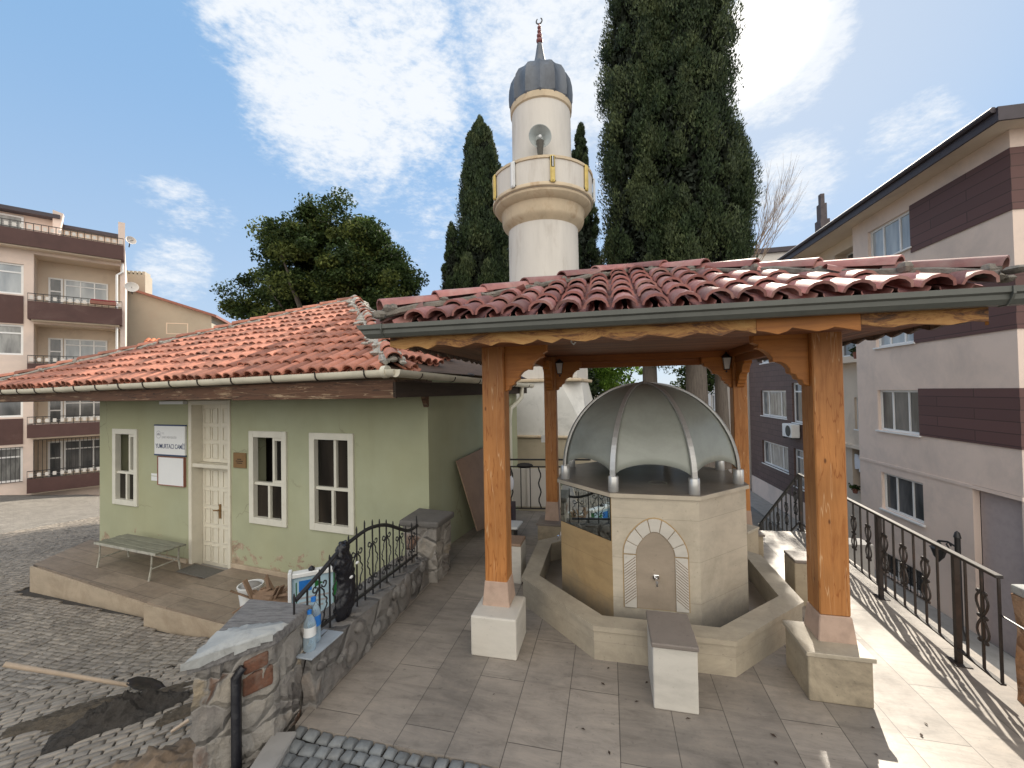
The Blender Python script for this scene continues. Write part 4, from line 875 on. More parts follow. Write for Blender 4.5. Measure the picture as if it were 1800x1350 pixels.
MB().tube([(-.62,-1.20,1.10),(-.62,-1.12,2.25)],.05,6).build('flue_pipe',M['iron_rust'],mi_)
MB().lathe([(.875,2.95),(.865,6.18)],40).build('shaft',M['white_render'],mi_,smooth=True)
MB().lathe([(.866,6.06),(.92,6.12),(.98,6.18),(1.015,6.25),(1.02,6.43),(1.045,6.48),(1.14,6.53),(1.195,6.60),(1.2,6.66)],40).build('cornice',M['ochre_render'],mi_,smooth=True,sharp=.5)
bl = MB().lathe([(1.225,6.66),(1.235,7.27),(1.10,7.27),(1.10,6.9)],40).build('balcony',M['white_render'],mi_,smooth=True)
MB().lathe([(1.235,7.271),(1.26,7.28),(1.26,7.34),(1.08,7.34),(1.08,7.272)],40,cap=False).build('rim',M['ochre_render'],bl,smooth=True)
MB().lathe([(1.228,6.662),(1.252,6.68),(1.252,6.74),(1.236,6.76)],40,cap=False).build('base_band',M['ochre_render'],bl,smooth=True)
MB().lathe([(.745,6.9),(.735,9.12)],40).build('upper_shaft',M['white_render'],mi_,smooth=True)
MB().lathe([(.735,9.0),(.768,9.03),(.775,9.17),(.72,9.18)],40,cap=False).build('top_band',M['ochre_render'],mi_,smooth=True)
prof = [(.755,9.14),(.79,9.20),(.80,9.40),(.785,9.62),(.74,9.82),(.65,9.99),(.52,10.10),(.36,10.17),(.22,10.20)]
ncap = 14; vs = []; NN = ncap*4
for r,z in prof:
    for j in range(NN):
        a = 2*PI*j/NN; ph = (j%4)/4; rr = r*(1-.055*math.sin(PI*ph)) if ph else r*1.02
        vs.append((rr*math.cos(a),rr*math.sin(a),z))
m = MB(); m.add(vs,[(i*NN+j,i*NN+(j+1)%NN,(i+1)*NN+(j+1)%NN,(i+1)*NN+j) for i in range(len(prof)-1) for j in range(NN)]); cp = m.build('onion_cap',M['lead'],mi_,smooth=True,sharp=.25)
MB().lathe([(.23,10.19),(.17,10.32),(.11,10.6),(.075,10.82),(.06,10.9)],16).build('spire',M['lead'],mi_,smooth=True)
m = MB(); 
for z,r in ((10.98,.085),(11.11,.07),(11.22,.055),(11.32,.05)): m.sphere((0,0,z),(r,r,r*.85),12,8)
m.tube([(0,0,10.9),(0,0,11.42)],.022,6); fi = m.build('finial',M['copper'],mi_,smooth=True)
MB().tube([(.075*math.sin(a),0,11.49-.075*math.cos(a)) for a in np.linspace(-2.5,2.5,15)],[.006+.012*math.cos(a/2.9) for a in np.linspace(-2.5,2.5,15)],6).build('crescent',M['iron_rust'],fi)
for k,(dx,mat_,lab) in enumerate(((-66,'amber','leftmost lamp on the balcony drum, yellowed and seen edge on'),(-33,'grey_plastic','grey tube lamp left of centre on the balcony drum'),(9,'amber','broken yellow tube lamp with dark top at the centre of the balcony drum'),(52,'amber','plain yellow tube lamp right of centre on the balcony drum'),(84,'grey_plastic','rightmost grey lamp on the balcony drum, seen edge on'))):
    ang = R(dx-3); x,y = .85+1.245*math.sin(ang), 10.35-1.245*math.cos(ang)
    t = thing('tube_lamp',lab,'lamp',(x,y,6.72),ang,'tube lamps on the minaret balcony')
    MB().box(-.055,.055,-.05,0,0,.60).build('housing',M[mat_],t,bevel=.02,seg=2)
    MB().box(-.03,.03,-.062,-.051,.03,.57 if k!=2 else .32).build('cover',M['sign_white'] if mat_=='grey_plastic' else M['amber'],t,bevel=.005)
    if k==2: MB().box(-.035,.035,-.058,-.051,.33,.57).build('broken_top',M['void'],t); MB().tube([(.0,-.064,.33),(.0,-.064,.56)],.012,6).build('bare_tube',M['sign_white'],t)
    for z in (.04,.56): MB().box(-.07,.07,-.02,.001,z-.012,z+.012).build('clip',M['iron_rust'],t)
ls = thing('loudspeaker','grey horn loudspeaker facing out above the balcony','loudspeaker',(.73,9.30,7.86),R(4))
hm = MB(Matrix.Rotation(R(95),4,'X')); hm.lathe([(.05,-.36),(.06,-.2),(.10,-.1),(.17,-.02),(.25,.045),(.262,.05),(.25,.052),(.17,.0),(.09,-.08)],28,cap=True)
hm.build('horn',M['horn'],ls,smooth=True); MB(Matrix.Rotation(R(95),4,'X')).lathe([(.0,.06),(.035,.05),(.045,0),(.045,-.1)],14).build('centre_cone',M['grey_plastic'],ls,smooth=True)
MB().box(-.03,.03,-.02,.34,-.06,.0).build('arm',M['horn'],ls); MB().tube([(0,-.02,-.10),(.0,.0,-.42)],[.09,.06],8).build('driver',M['mat_dark'],ls,smooth=True); MB().tube([(.0,.0,-.42),(0,.02,-.60)],.02,6).build('stem',M['iron'],ls)

# ------------------------------------------------------------------ front boundary wall, piers, railing
wa,wd = np.array([-1.39,2.70]),np.array([.2195,.9756]); wn = np.array([-wd[1],wd[0]])     # wn points outwards (left)
def wl(t, o): return (wa[0]+wd[0]*t+wn[0]*o, wa[1]+wd[1]*t+wn[1]*o)
def rough_wall(name, poly0, poly1, z0f, z1f, nz, nt, amp, mat_, parent=None):
    """closed outline swept from bottom to top with roughened faces"""
    n = len(poly0); m = MB(); rr = np.random.default_rng(5)
    ring_ = []
    for i in range(n):
        for k in range(nt): ring_.append((i,k/nt))
    L = len(ring_)
    for j in range(nz+1):
        t = j/nz
        for i,s_ in ring_:
            a = np.array(poly0[i])*(1-s_)+np.array(poly0[(i+1)%n])*s_; x,y = a
            off = rr.normal(0,amp,3) if (0<j<nz) else rr.normal(0,amp*.5,3)
            z0_,z1_ = z0f(x,y),z1f(x,y); m.v.append((x+off[0],y+off[1],z0_+(z1_-z0_)*t+off[2]*.5))
    for j in range(nz):
        for i in range(L): m.f.append((j*L+i,j*L+(i+1)%L,(j+1)*L+(i+1)%L,(j+1)*L+i)); m.m.append(0)
    c = np.mean([v for v in m.v[-L:]],axis=0); m.v.append(tuple(c)); ci = len(m.v)-1
    for i in range(L): m.f.append((nz*L+i,nz*L+(i+1)%L,ci)); m.m.append(0)
    return m.build(name,mat_,parent,smooth=True,sharp=1.0)
topz = lambda x,y: .355-.045*((x-wa[0])*wd[0]+(y-wa[1])*wd[1])
def ztop(x,y): return topz(x,y)
bwall = rough_wall('boundary_wall',[wl(.12,.0),wl(2.0,.0),wl(2.0,.36),wl(.12,.36)],None,lambda x,y:-1.3,ztop,9,22,.011,M['rubble_grey'])
tag(bwall,'low grey rubble wall carrying the iron railing between two stone piers','wall')
mo2 = MB(); rr = random.Random(2)
for k in range(15):
    t = .2+1.75*k/15; x,y = wl(t,.01); mo2.sphere((x,y,rr.uniform(.0,.26)),(rr.uniform(.03,.05),rr.uniform(.06,.11),rr.uniform(.04,.07)),9,6)
mo2.build('bulging_stones',M['rubble_grey'],bwall,smooth=True)
pf = thing('stone_pier','front rubble pier with white plaster smeared on its dark cap','pier',(-1.67,2.70,0))
PP = np.array([(-1.825,2.325),(-1.492,2.585),(-1.435,2.93),(-1.93,3.03)]); off = np.array([-1.67,2.70])
sh = [tuple((p-off)*.93) for p in PP]
rough_wall('shaft',sh,None,lambda x,y:-1.2,lambda x,y:.555,26,14,.011,M['rubble'],pf)
m = MB(); cp_ = [tuple((p-off)*1.03) for p in PP]; m.prism(cp_,.556,.63); m.build('cap',M['cap_stone'],pf,bevel=.012,seg=2)
q = [np.array(p) for p in cp_]; rr = random.Random(4); poly = []
e_ = [q[0]*1.015,q[1]*1.0,q[1]*.66+q[2]*.34,q[0]*.25+q[1]*.3+q[2]*.25+q[3]*.2,q[0]*.45+q[1]*.1+q[2]*.1+q[3]*.35,q[0]*.62+q[3]*.38]
for i in range(len(e_)):
    for k in range(6):
        p = e_[i]*(1-k/6)+e_[(i+1)%len(e_)]*k/6; poly.append((p[0]+rr.uniform(-.012,.012),p[1]+rr.uniform(-.012,.012)))
m = MB(); n = len(poly); ct = np.mean(poly,axis=0); inn = [tuple(ct+(np.array(p)-ct)*.9) for p in poly]
m.add([(*p,.628+ .0) for p in poly]+[(*p,.642+rr.uniform(-.004,.006)) for p in inn]+[(*ct,.652)],[(i,(i+1)%n,n+(i+1)%n,n+i) for i in range(n)]+[(n+i,n+(i+1)%n,2*n) for i in range(n)])
dr_ = [(p[0]*1.008,p[1]*1.008) for p in poly[:7]]
for i in range(6):
    a,b_ = dr_[i],dr_[i+1]; za,zb = rr.uniform(.585,.61),rr.uniform(.585,.61); m.quad((a[0],a[1]-.004,.640),(b_[0],b_[1]-.004,.640),(b_[0],b_[1]-.006,zb),(a[0],a[1]-.006,za))
m.build('plaster_patch',M['plaster_white'],pf,smooth=True,sharp=.9)
A_,B_ = sh[0],sh[1]; px_,py_ = A_[0]*.50+B_[0]*.50,A_[1]*.50+B_[1]*.50; nx_,ny_ = (B_[1]-A_[1]),-(B_[0]-A_[0]); l_ = math.hypot(nx_,ny_); nx_,ny_ = nx_/l_,ny_/l_
MB().tube([(px_+nx_*.028,py_+ny_*.028,-1.2),(px_+nx_*.03,py_+ny_*.03,.46),(px_+nx_*.02+.03,py_+ny_*.02+.02,.50)],[.028,.028,.024],10).build('black_pipe',M['black'],pf,smooth=True)
m = MB(); u_ = np.array([(B_[0]-A_[0]),(B_[1]-A_[1])])/l_
for (ta,tb,za,zb) in ((.585,.99,.31,.425),(.60,.93,.435,.52)):
    a = np.array(A_)*(1-ta)+np.array(B_)*ta; b_ = np.array(A_)*(1-tb)+np.array(B_)*tb; n_ = np.array([nx_,ny_])
    m.add([(*(a-n_*.03),za),(*(b_-n_*.03),za+.02),(*(b_-n_*.03),zb+.02),(*(a-n_*.03),zb),(*(a+n_*.013),za),(*(b_+n_*.013),za+.015),(*(b_+n_*.013),zb+.015),(*(a+n_*.013),zb)],[(0,1,2,3),(4,7,6,5),(0,4,5,1),(1,5,6,2),(2,6,7,3),(3,7,4,0)])
m.build('red_stone',plain('rusty_red_stone',(.17,.075,.045),.95,.5,9,1,30,stain=(.17,.14,.115),sscale=5,spos=(.48,.68),bdist=.02),pf,bevel=.012,seg=2)
pr_ = thing('stone_pier','rear rubble pier with smooth dark cap next to the mosque corner','pier',(-1.03,4.86,0))
P2 = np.array([(-1.27,4.70),(-.86,4.60),(-.75,4.98),(-1.17,5.15)])-np.array([-1.03,4.86]); 
rough_wall('shaft',[tuple(p*.95) for p in P2],None,lambda x,y:-1.2,lambda x,y:.605,14,8,.011,M['rubble'],pr_)
MB().prism([tuple(p*1.13) for p in P2],.606,.675).build('cap',M['capflat'],pr_,bevel=.02,seg=2)
# wrought iron railing
rl = thing('iron_railing','black wrought iron railing with a wave shaped top rail on the low wall','railing',(wl(0,.12)[0],wl(0,.12)[1],0),math.atan2(wd[1],wd[0]))
def sm(pts, n=5):                                              # catmull-rom
    P = [Vector(p) for p in pts]; out = []
    for i in range(len(P)-1):
        a,b_,c,d = P[max(i-1,0)],P[i],P[i+1],P[min(i+2,len(P)-1)]
        for k in range(n):
            t = k/n; out.append(.5*((2*b_)+(c-a)*t+(2*a-5*b_+4*c-d)*t*t+(3*b_-a-3*c+d)*t**3))
    return out+[P[-1]]
RT = [(.096,.717),(.341,.791),(.567,.868),(.813,.903),(1.013,.906),(1.273,.85),(1.528,.734),(1.678,.664),(1.817,.63),(1.94,.633)]
tp = MB().tube([(t,0,z) for t,z in [(p.x,p.y) for p in sm([(a,b_,0) for a,b_ in RT])]],.017,6).build('top_rail',M['iron'],rl,smooth=True)
MB().tube([(.314,0,.407),(1.90,0,.327)],.015,4).build('bottom_rail',M['iron'],rl)
TOPS = [(.083,.767),(.209,.757),(.336,.823),(.451,.885),(.568,.919),(.69,.95),(.802,.986),(.92,1.001),(1.044,.972),(1.163,.941),(1.284,.9),(1.412,.846),(1.539,.776),(1.673,.719),(1.809,.708),(1.931,.748)]
def scroll(mb, t, zc, h, w):
    for s_ in (-1,1):
        for v in (-1,1):
            pts = [(t+s_*w*.55*math.sin(PI*min(1,f*.5+.5))*(1+.18*math.sin(f*4*PI)),0,zc+v*h*.5*f) for f in np.linspace(0,.86,9)]
            mb.tube(pts,.0055,4,cap=True)
        for v in (-1,1):
            cz = zc+v*h*.47; cx = t+s_*w*.42*(1 if v*s_>0 else .9)
            mb.tube([(cx+s_*w*.24*(1-k/11*.7)*math.cos(PI+k*.62),0,cz+v*w*.24*(1-k/11*.7)*math.sin(PI+k*.62)) for k in range(11)],.0055,4)
for k,(t,z) in enumerate(TOPS):
    zb = .36-.045*t if t>.3 else .55
    bl_ = MB().tube([(t,0,zb-.03),(t,0,z-.02),(t,0,z)],[.0075,.0075,.003],5).build('baluster',M['iron'],rl)
    if k in (2,4,6,8,10,12,14):
        zt_ = np.interp(t,[a for a,_ in RT],[b_ for _,b_ in RT]); zc_ = (zt_+.36)/2-.02
        m = MB(); scroll(m,t,zc_,min(.34,(zt_-.4)*.8),.13); m.build('scroll',M['iron'],bl_)
pbag = thing('plastic_bag','black plastic bag tied over the railing of the low wall','bag',(*wl(.63,.12),0),math.atan2(wd[1],wd[0]))
m = MB(); rr = random.Random(8)
sil = [(.30,.055),(.36,.075),(.44,.085),(.52,.088),(.60,.075),(.66,.072),(.72,.085),(.79,.085),(.85,.06),(.895,.05),(.935,.035)]
n = 14; vs = []
for z,r in sil:
    for j in range(n):
        a = 2*PI*j/n; k = 1+rr.uniform(-.16,.2)+.1*math.sin(3*a+z*9); vs.append((r*k*1.25*math.cos(a)+.02*math.sin(z*13),r*k*.75*math.sin(a),z+rr.uniform(-.012,.012)))
m.add(vs,[(i*n+j,i*n+(j+1)%n,(i+1)*n+(j+1)%n,(i+1)*n+j) for i in range(len(sil)-1) for j in range(n)]+[tuple(range(n))[::-1],tuple((len(sil)-1)*n+j for j in range(n))])
o = m.build('bag_body',M['black'],pbag,smooth=True,sharp=1.3); s2 = o.modifiers.new('soft','SUBSURF'); s2.levels = 3; s2.render_levels = 3; tx = bpy.data.textures.new('crinkle','VORONOI'); tx.noise_scale = .07; tx.weight_1 = -1; tx.weight_2 = 1; dm = o.modifiers.new('crinkle','DISPLACE'); dm.texture = tx; dm.strength = .045; dm.mid_level = .2
for z,x in ((.74,.05),(.66,-.03)): MB().sphere((x,-.085,z),(.022,.01,.012),7,5).build('white_print',M['sign_white'],pbag,smooth=True)
# bottles and tile on the wall
def bottle(x, y, z, h, label, half):
    r = thing('water_bottle',label,'bottle',(x,y,z),0,'water bottles on the wall')
    w = .046*h/.30
    MB().lathe([(w*.8,0),(w,.012),(w,h*.28),(w*.93,h*.31),(w,h*.34),(w,h*.66),(w*.75,h*.78),(w*.34,h*.89),(w*.30,h*.93)],18).build('body',M['water'],r,smooth=True)
    MB().lathe([(w*1.015,h*.38),(w*1.015,h*.62)],18,cap=False).build('label',M['label_blue'] if half else M['sign_white'],r,smooth=True)
    MB().lathe([(w*.36,h*.915),(w*.36,h)],12).build('cap',M['label_blue'],r,smooth=True)
bottle(-1.445,2.985,.345,.31,'tall clear water bottle with blue label standing on the low wall by the railing',True)
bottle(-1.425,2.885,.345,.27,'shorter pale blue bottle leaning close to the front pier on the low wall',False)
tl_ = tag(MB().box(-.09,.08,-.17,.17,0,.012).build('loose_tile',plain('pale_blue_grey_tile',(.33,.37,.42),.5,.2),bevel=.002),'pale grey tile lying under the water bottles on the wall','tile'); tl_.location = (-1.40,2.96,.333); tl_.rotation_euler = (R(-2),0,R(-13))
# shovel, sand, sacking
sv = thing('shovel','long handled shovel lying across the heap of wet sand','shovel',(0,0,0))
a,b_ = Vector((-3.93,3.21,.08)),Vector((-3.36,3.62,-.375)); d_ = (b_-a).normalized()
MB().tube([a,a.lerp(b_,.5),b_],[.020,.017,.016],10).build('handle',M['handle'],sv,smooth=True)
si = d_.cross(Vector((0,0,1))).normalized(); m = MB(); up_ = si.cross(d_)
rows = [(0,.03),(.06,.10),(.18,.115),(.26,.08),(.31,.0)]
for s0,(t,w) in enumerate(rows):
    for k in (-1,-.5,0,.5,1): m.v.append(tuple(b_+d_*(t-.02)+si*w*k+up_*(.025*abs(k)-.0)))
for i in range(4):
    for k in range(4): m.f.append((i*5+k,i*5+k+1,(i+1)*5+k+1,(i+1)*5+k)); m.m.append(0)
o = m.build('blade',M['iron_rust'],sv,smooth=True); o.modifiers.new('t','SOLIDIFY').thickness = .004
def heap(name, cx, cy, rx, ry, h, rot, mat_, label, cat, seed, n=58, pw=1.4):
    rr = np.random.default_rng(seed); m = MB(); ph = rr.uniform(0,6,8); V_ = []
    for j in range(n+1):
        for i in range(n+1):
            u,v = 2*i/n-1,2*j/n-1; a = math.atan2(v,u); d = math.hypot(u,v)/(1+.22*math.sin(2*a+ph[0])+.15*math.sin(5*a+ph[1]))
            hh = h*max(0,1-d)**pw*(1+.3*math.sin(7*u+ph[2])*math.sin(6*v+ph[3])+.22*math.sin(19*u+ph[4]+3*v)*math.sin(17*v+ph[5])+rr.normal(0,.09)) + (0.012 if d<1 else 0)*rr.uniform(.2,1.4)
            x,y = cx+math.cos(rot)*u*rx-math.sin(rot)*v*ry, cy+math.sin(rot)*u*rx+math.cos(rot)*v*ry
            V_.append((x,y,H(x,y)+(hh+.012*(1-d) if d<1 else -.05*(d-1)-.02)))
    m.add(V_,[(j*(n+1)+i,j*(n+1)+i+1,(j+1)*(n+1)+i+1,(j+1)*(n+1)+i) for j in range(n) for i in range(n)])
    return tag(m.build(name,mat_,smooth=True,fix=False,sharp=3),label,cat)
heap('sand_heap',-3.42,3.50,.62,.22,.05,R(28),M['sand'],'thin spread of damp brown sand under the shovel','sand',1)
heap('mortar_heap',-3.16,3.36,.42,.17,.19,R(36),M['sand_wet'],'dark wet mortar heap beside the shovel blade','mortar heap',2)
heap('sand_heap',-2.52,3.48,.36,.13,.04,R(25),M['sand'],'damp sand patch against the front stone pier','sand',3)
heap('sacking',-2.33,2.72,.50,.28,.13,R(30),M['burlap'],'crumpled brown sacking on the setts left of the front pier','sacking',6,40,.7)
wdg = tag(MB().tube([(-2.57,3.11,H(-2.57,3.11)+.03),(-2.50,3.19,H(-2.5,3.19)+.05)],[.012,.014],7).build('wood_peg',M['handle'],smooth=True),'short pale wooden peg lying at the edge of the brown sacking','peg')
# ------------------------------------------------------------------ terrace railings
fr_ = thing('terrace_railing','black iron railing along the sunlit right edge of the terrace','railing',(3.325,3.155,0),R(90-16.4))
def curl(mb, x, zc, s=1.0, y=0):
    for sg_ in (-1,1):
        for v in (-1,1):
            mb.tube([(x+sg_*.052*s*math.sin(PI*f**.7),y,zc+v*.17*s*(1-f)) for f in np.linspace(0,1,9)],.0075,4)
        for v in (-.17,0,.17): mb.sphere((x+sg_*.028*s,y,zc+v*s),(.02,.012,.016),7,5)
L0,L1 = -.40,3.1
MB().box(L0,L1,-.022,.022,.80,.822).build('top_rail',M['iron_rust'],fr_,bevel=.003)
MB().box(L0,L1,-.015,.015,.10,.112).build('bottom_rail',M['iron_rust'],fr_)
for x in (0,1.02,2.04,3.05):
    p = MB().box(x-.017,x+.017,-.017,.017,.006,.80).build('post',M['iron_rust'],fr_); MB().box(x-.06,x+.06,-.05,.05,.0,.006).build('foot_plate',M['iron_rust'],p)
x = L0+.01; k = 0
while x<L1:
    if min(abs(x-q) for q in (0,1.02,2.04,3.05))>.06:
        bl_ = MB().box(x-.0065,x+.0065,-.0065,.0065,.112,.80).build('baluster',M['iron_rust'],fr_)
        if k%2==1: m = MB(); curl(m,x,.47,1.0); m.build('scroll',M['iron_rust'],bl_)
    x += .147; k += 1
MB().tube([(L0-.0,0,.56),(L0-.30,-.02,.55)],.006,5).build('wall_anchor',M['iron'],fr_)
sr = thing('stair_railing','black iron stair railing going down behind the back edge of the terrace','railing',(4.265,6.2,0),math.atan2(1.4,.21))
d = 1.43
MB().tube([(0,0,.80),(d,0,-.42)],.022,4).build('top_rail',M['iron'],sr); MB().tube([(0,0,.10),(d,0,-1.12)],.015,4).build('bottom_rail',M['iron'],sr)
for x in (0,1.40): MB().box(x-.022,x+.022,-.022,.022,-.3-.85*x,.80-.85*x).build('post',M['iron'],sr)
for k in range(1,10):
    x = k*.143; bl_ = MB().box(x-.008,x+.008,-.008,.008,.1-.853*x,.8-.853*x).build('baluster',M['iron'],sr)
    if k%2: m = MB(); curl(m,x,.45-.853*x,.95); m.build('scroll',M['iron'],bl_)
st = MB()
for k in range(14): st.box(0+.28*k,.28+.28*k,-.9,.12,-4.9,-.17*(k+1))
o = st.build('steps',M['concrete']); o.location = (4.20,6.05,0); o.rotation_euler = (0,0,math.atan2(1.4,.21)); struct(o)
br = thing('back_railing','black iron railing with vine ornament closing the side path by the minaret','railing',(-.42,7.30,0),R(-7))
MB().box(0,1.75,-.02,.02,.90,.925).build('top_rail',M['iron'],br); MB().box(0,1.75,-.015,.015,.78,.80).build('upper_rail',M['iron'],br); MB().box(0,1.75,-.015,.015,.06,.08).build('bottom_rail',M['iron'],br)
for k in range(11):
    x = .06+.163*k
    if k%3==2: MB().tube([(x+.02*math.sin(z*22),0,z) for z in np.linspace(.08,.78,14)],.013,5).build('vine_bar',M['iron'],br)
    else: MB().box(x-.008,x+.008,-.008,.008,.08,.78).build('baluster',M['iron'],br)
MB().sphere((.62,-.01,.81),(.15,.03,.05),9,6).build('leaf_ornament',M['iron'],br,smooth=True)
bp = MB().box(-.6,.6,0,.03,.05,.75).box(-.2,-.16,-.02,-.001,.05,.85); o = tag(bp.build('white_boards',M['white_far']),'pale boards standing behind the back iron railing','boards'); o.location = (.45,7.75,-.1); o.rotation_euler = (0,0,R(-7))
hp = thing('brick_pier','red rubble pier with pale flat cap at the near end of the terrace railing','pier',(3.48,2.52,0))
P3 = [(-.27,-.33),(.35,-.42),(.42,.22),(-.17,.26)]
rough_wall('shaft',P3,None,lambda x,y:-4.6,lambda x,y:.70,24,9,.013,M['brick_red'],hp)
MB().prism([(a*1.05,b_*1.05) for a,b_ in P3],.70,.76).build('cap',M['plaster_white'],hp,bevel=.012,seg=2)

# ------------------------------------------------------------------ right apartment block (local x runs away along the street front, -y inside)
ap_ = thing('apartment_block','pale pink apartment block with brown cladding bands on the right','building',(12.9,14.5,0),R(79))
T0,T1 = -4.8,12.4; ZB,ZT_ = -5.0,8.15
W1 = [(-1.62,.42,6.42,7.62),(-1.62,.17,3.42,4.75),(-1.72,.18,.52,1.92),(-1.75,.12,-2.22,-.95),(-1.75,.22,-4.5,-3.72)]
m = MB(); wall(m,T0,1.3,ZB,ZT_,0,-.16,W1+[(-4.75,-3.45,-5.0,-.60,1)]); m.quad((1.3,0,ZB),(1.3,-.9,ZB),(1.3,-.9,ZT_),(1.3,0,ZT_))
m.quad((T0,0,ZB),(T0,0,ZT_),(T0,-11,ZT_),(T0,-11,ZB)); m.quad((T0,-11,ZB),(T1,-11,ZB),(T1,-11,ZT_),(T0,-11,ZT_))
aw = m.build('wall',M['pink'],ap_,fix=False)
MB().box(T0,1.3,.002,.025,-.70,-.61).build('string_course',M['pink'],ap_)
LB_ = (1.35,2.6,-2.2,-.45)
m = MB(); wall(m,1.3,5.2,ZB,ZT_,-.45,-1.2,[LB_,(1.35,2.35,.35,1.62),(1.5,3.4,6.2,7.7),(1.4,3.2,3.3,4.6)]); m.quad((5.2,0,ZB),(5.2,-.45,ZB),(5.2,-.45,ZT_),(5.2,0,ZT_)); m.box(1.3,5.2,-.449,-.0,3.0,3.12); m.box(1.3,5.2,-.449,-.2,-.40,-.28)
m.build('balcony_bay',M['cream'],ap_,fix=False)
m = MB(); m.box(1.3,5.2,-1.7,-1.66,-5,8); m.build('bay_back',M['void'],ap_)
W2 = [(7.25,10.57,.42,1.9),(7.2,10.55,-2.4,-1.05),(5.35,6.6,.3,2.28),(5.4,6.6,-2.9,-1.0),(7.3,10.5,3.5,4.95),(5.4,6.6,3.3,5.2),(7.3,10.5,6.4,7.7)]
m = MB(); wall(m,5.2,T1,-3.5,ZT_,0,-.16,W2); m.build('clad_wing',M['clad_tile'],ap_,fix=False)
m = MB(); m.quad((5.2,0,ZB),(T1,0,ZB),(T1,0,-3.5),(5.2,0,-3.5)); m.quad((T1,0,ZB),(T1,-11,ZB),(T1,-11,ZT_),(T1,0,ZT_)); m.build('wing_base',M['pink'],ap_,fix=False)
for i,w in enumerate(W1): 
    window(ap_,w[0],w[1],w[2],w[3],-.09,-1,(.30,.68),(),.07,.06,'pvc',['glass_sky','glass_sky','glass_grey','glass_grey','glass'][i],sill=.16 if i<4 else None)
    if i==4:
        gm = MB()
        for k in range(15): gm.tube([(w[0]+(w[1]-w[0])*k/14,.06,w[2]),(w[0]+(w[1]-w[0])*k/14,.06,w[3])],.012,4)
        for z in (w[2],(w[2]+w[3])/2,w[3]): gm.tube([(w[0],.06,z),(w[1],.06,z)],.014,4)
        gm.build('window_bars',M['iron'],ap_)
for i,w in enumerate(W2):
    window(ap_,*w,-.1,-1,(.24,.72) if w[1]-w[0]>2 else (.35,),() if w[1]-w[0]>2 else (.78,),.09,.06,'pvc',['glass_curtain','glass_curtain','glass_grey','glass_curtain','glass_curtain','glass_grey','glass_grey'][i],sill=.14)
window(ap_,1.35,2.35,.35,1.62,-.53,-1,(.5,),(),.06,.05,'pvc','glass_curtain',sill=.1); window(ap_,1.4,3.2,3.3,4.6,-.53,-1,(.5,),(),.06,.05,'pvc','glass_grey'); window(ap_,2.0,3.4,6.2,7.7,-.9,-1,(.4,),(.7,),.07,.05,'pvc','glass_grey')
m = MB(); m.box(T0-.03,-1.63,.002,.03,6.22,7.70); m.box(T0-.03,-1.63,.002,.03,3.38,4.85); m.box(T0-.03,-1.73,.002,.03,.52,1.97)
for z0,z1 in ((6.22,7.70),(3.38,4.85),(.52,1.97)): m.box(T0-.03,T0-.001,-11,.0015,z0,z1)
m.build('cladding_band',M['clad'],ap_)
m = MB(); m.box(-4.74,-3.46,-1.6,-.17,-5,-.62); m.build('entrance_recess',plain('shaded_mauve_render',(.42,.36,.36),.9,.1),ap_)  # shade of the recess put into the colour of this block
# eave and roof
RO = .62; m = MB(); m.box(T0-.5,T1+.5,-11.4,RO,8.152,8.20); m.build('eave_soffit',M['cream'],ap_)
m = MB(); m.box(T0-.52,T1+.52,RO-.0,RO+.05,8.10,8.42); m.box(T0-.57,T0-.521,-11.4,RO+.05,8.10,8.42); m.tube([(T0-.52,RO+.1,8.38),(T1+.5,RO+.1,8.38)],.07,8); m.build('eave_edge',M['roof_dark'],ap_)
m = MB(); m.add([(T0-.5,RO,8.3),(T1+.5,RO,8.3),(T1+.5,-11.4,8.3),(T0-.5,-11.4,8.3),(T0+4,-5.4,9.7),(T1-4,-5.4,9.7)],[(0,1,5,4),(1,2,5),(2,3,4,5),(3,0,4)]); m.build('roof',M['roof_dark'],ap_)
MB().tube([(5.0,.62,8.3),(5.0,.1,8.05),(5.0,.06,7.8),(5.0,.06,-3)],.055,8).build('downpipe',M['roof_dark'],ap_)
m = MB(); m.box(5.75,6.3,-1.52,-1.12,8.2,10.2); m.box(5.84,6.22,-1.45,-1.18,10.2,11.0); m.box(5.92,6.14,-1.40,-1.23,11.0,11.5); m.build('chimney',plain('dark_chimney_render',(.10,.085,.09),.9,.3),ap_)
def ac(t, z, label):
    c = (12.9+.191*t-.982*.02, 14.5+.982*t+.191*.02, z); r = thing('air_conditioner',label,'air conditioner',c,R(79),'air conditioners on the clad wing')
    MB().box(0,1.0,.03,.42,0,.66).build('casing',M['pvc'],r,bevel=.03); MB(Matrix.Translation((.34,.42,.33)) @ Matrix.Rotation(R(-90),4,'X')).lathe([(.26,0),(.27,.015),(.25,.02),(.06,.012)],20).build('fan_grille',M['mat_dark'],r,smooth=True)
    MB().box(.1,.14,.02,.42,-.06,-.002).box(.86,.90,.02,.42,-.06,-.002).build('bracket',M['iron'],r)
ac(5.75,-.42,'white air conditioner unit between the two floors of the brown clad wing')
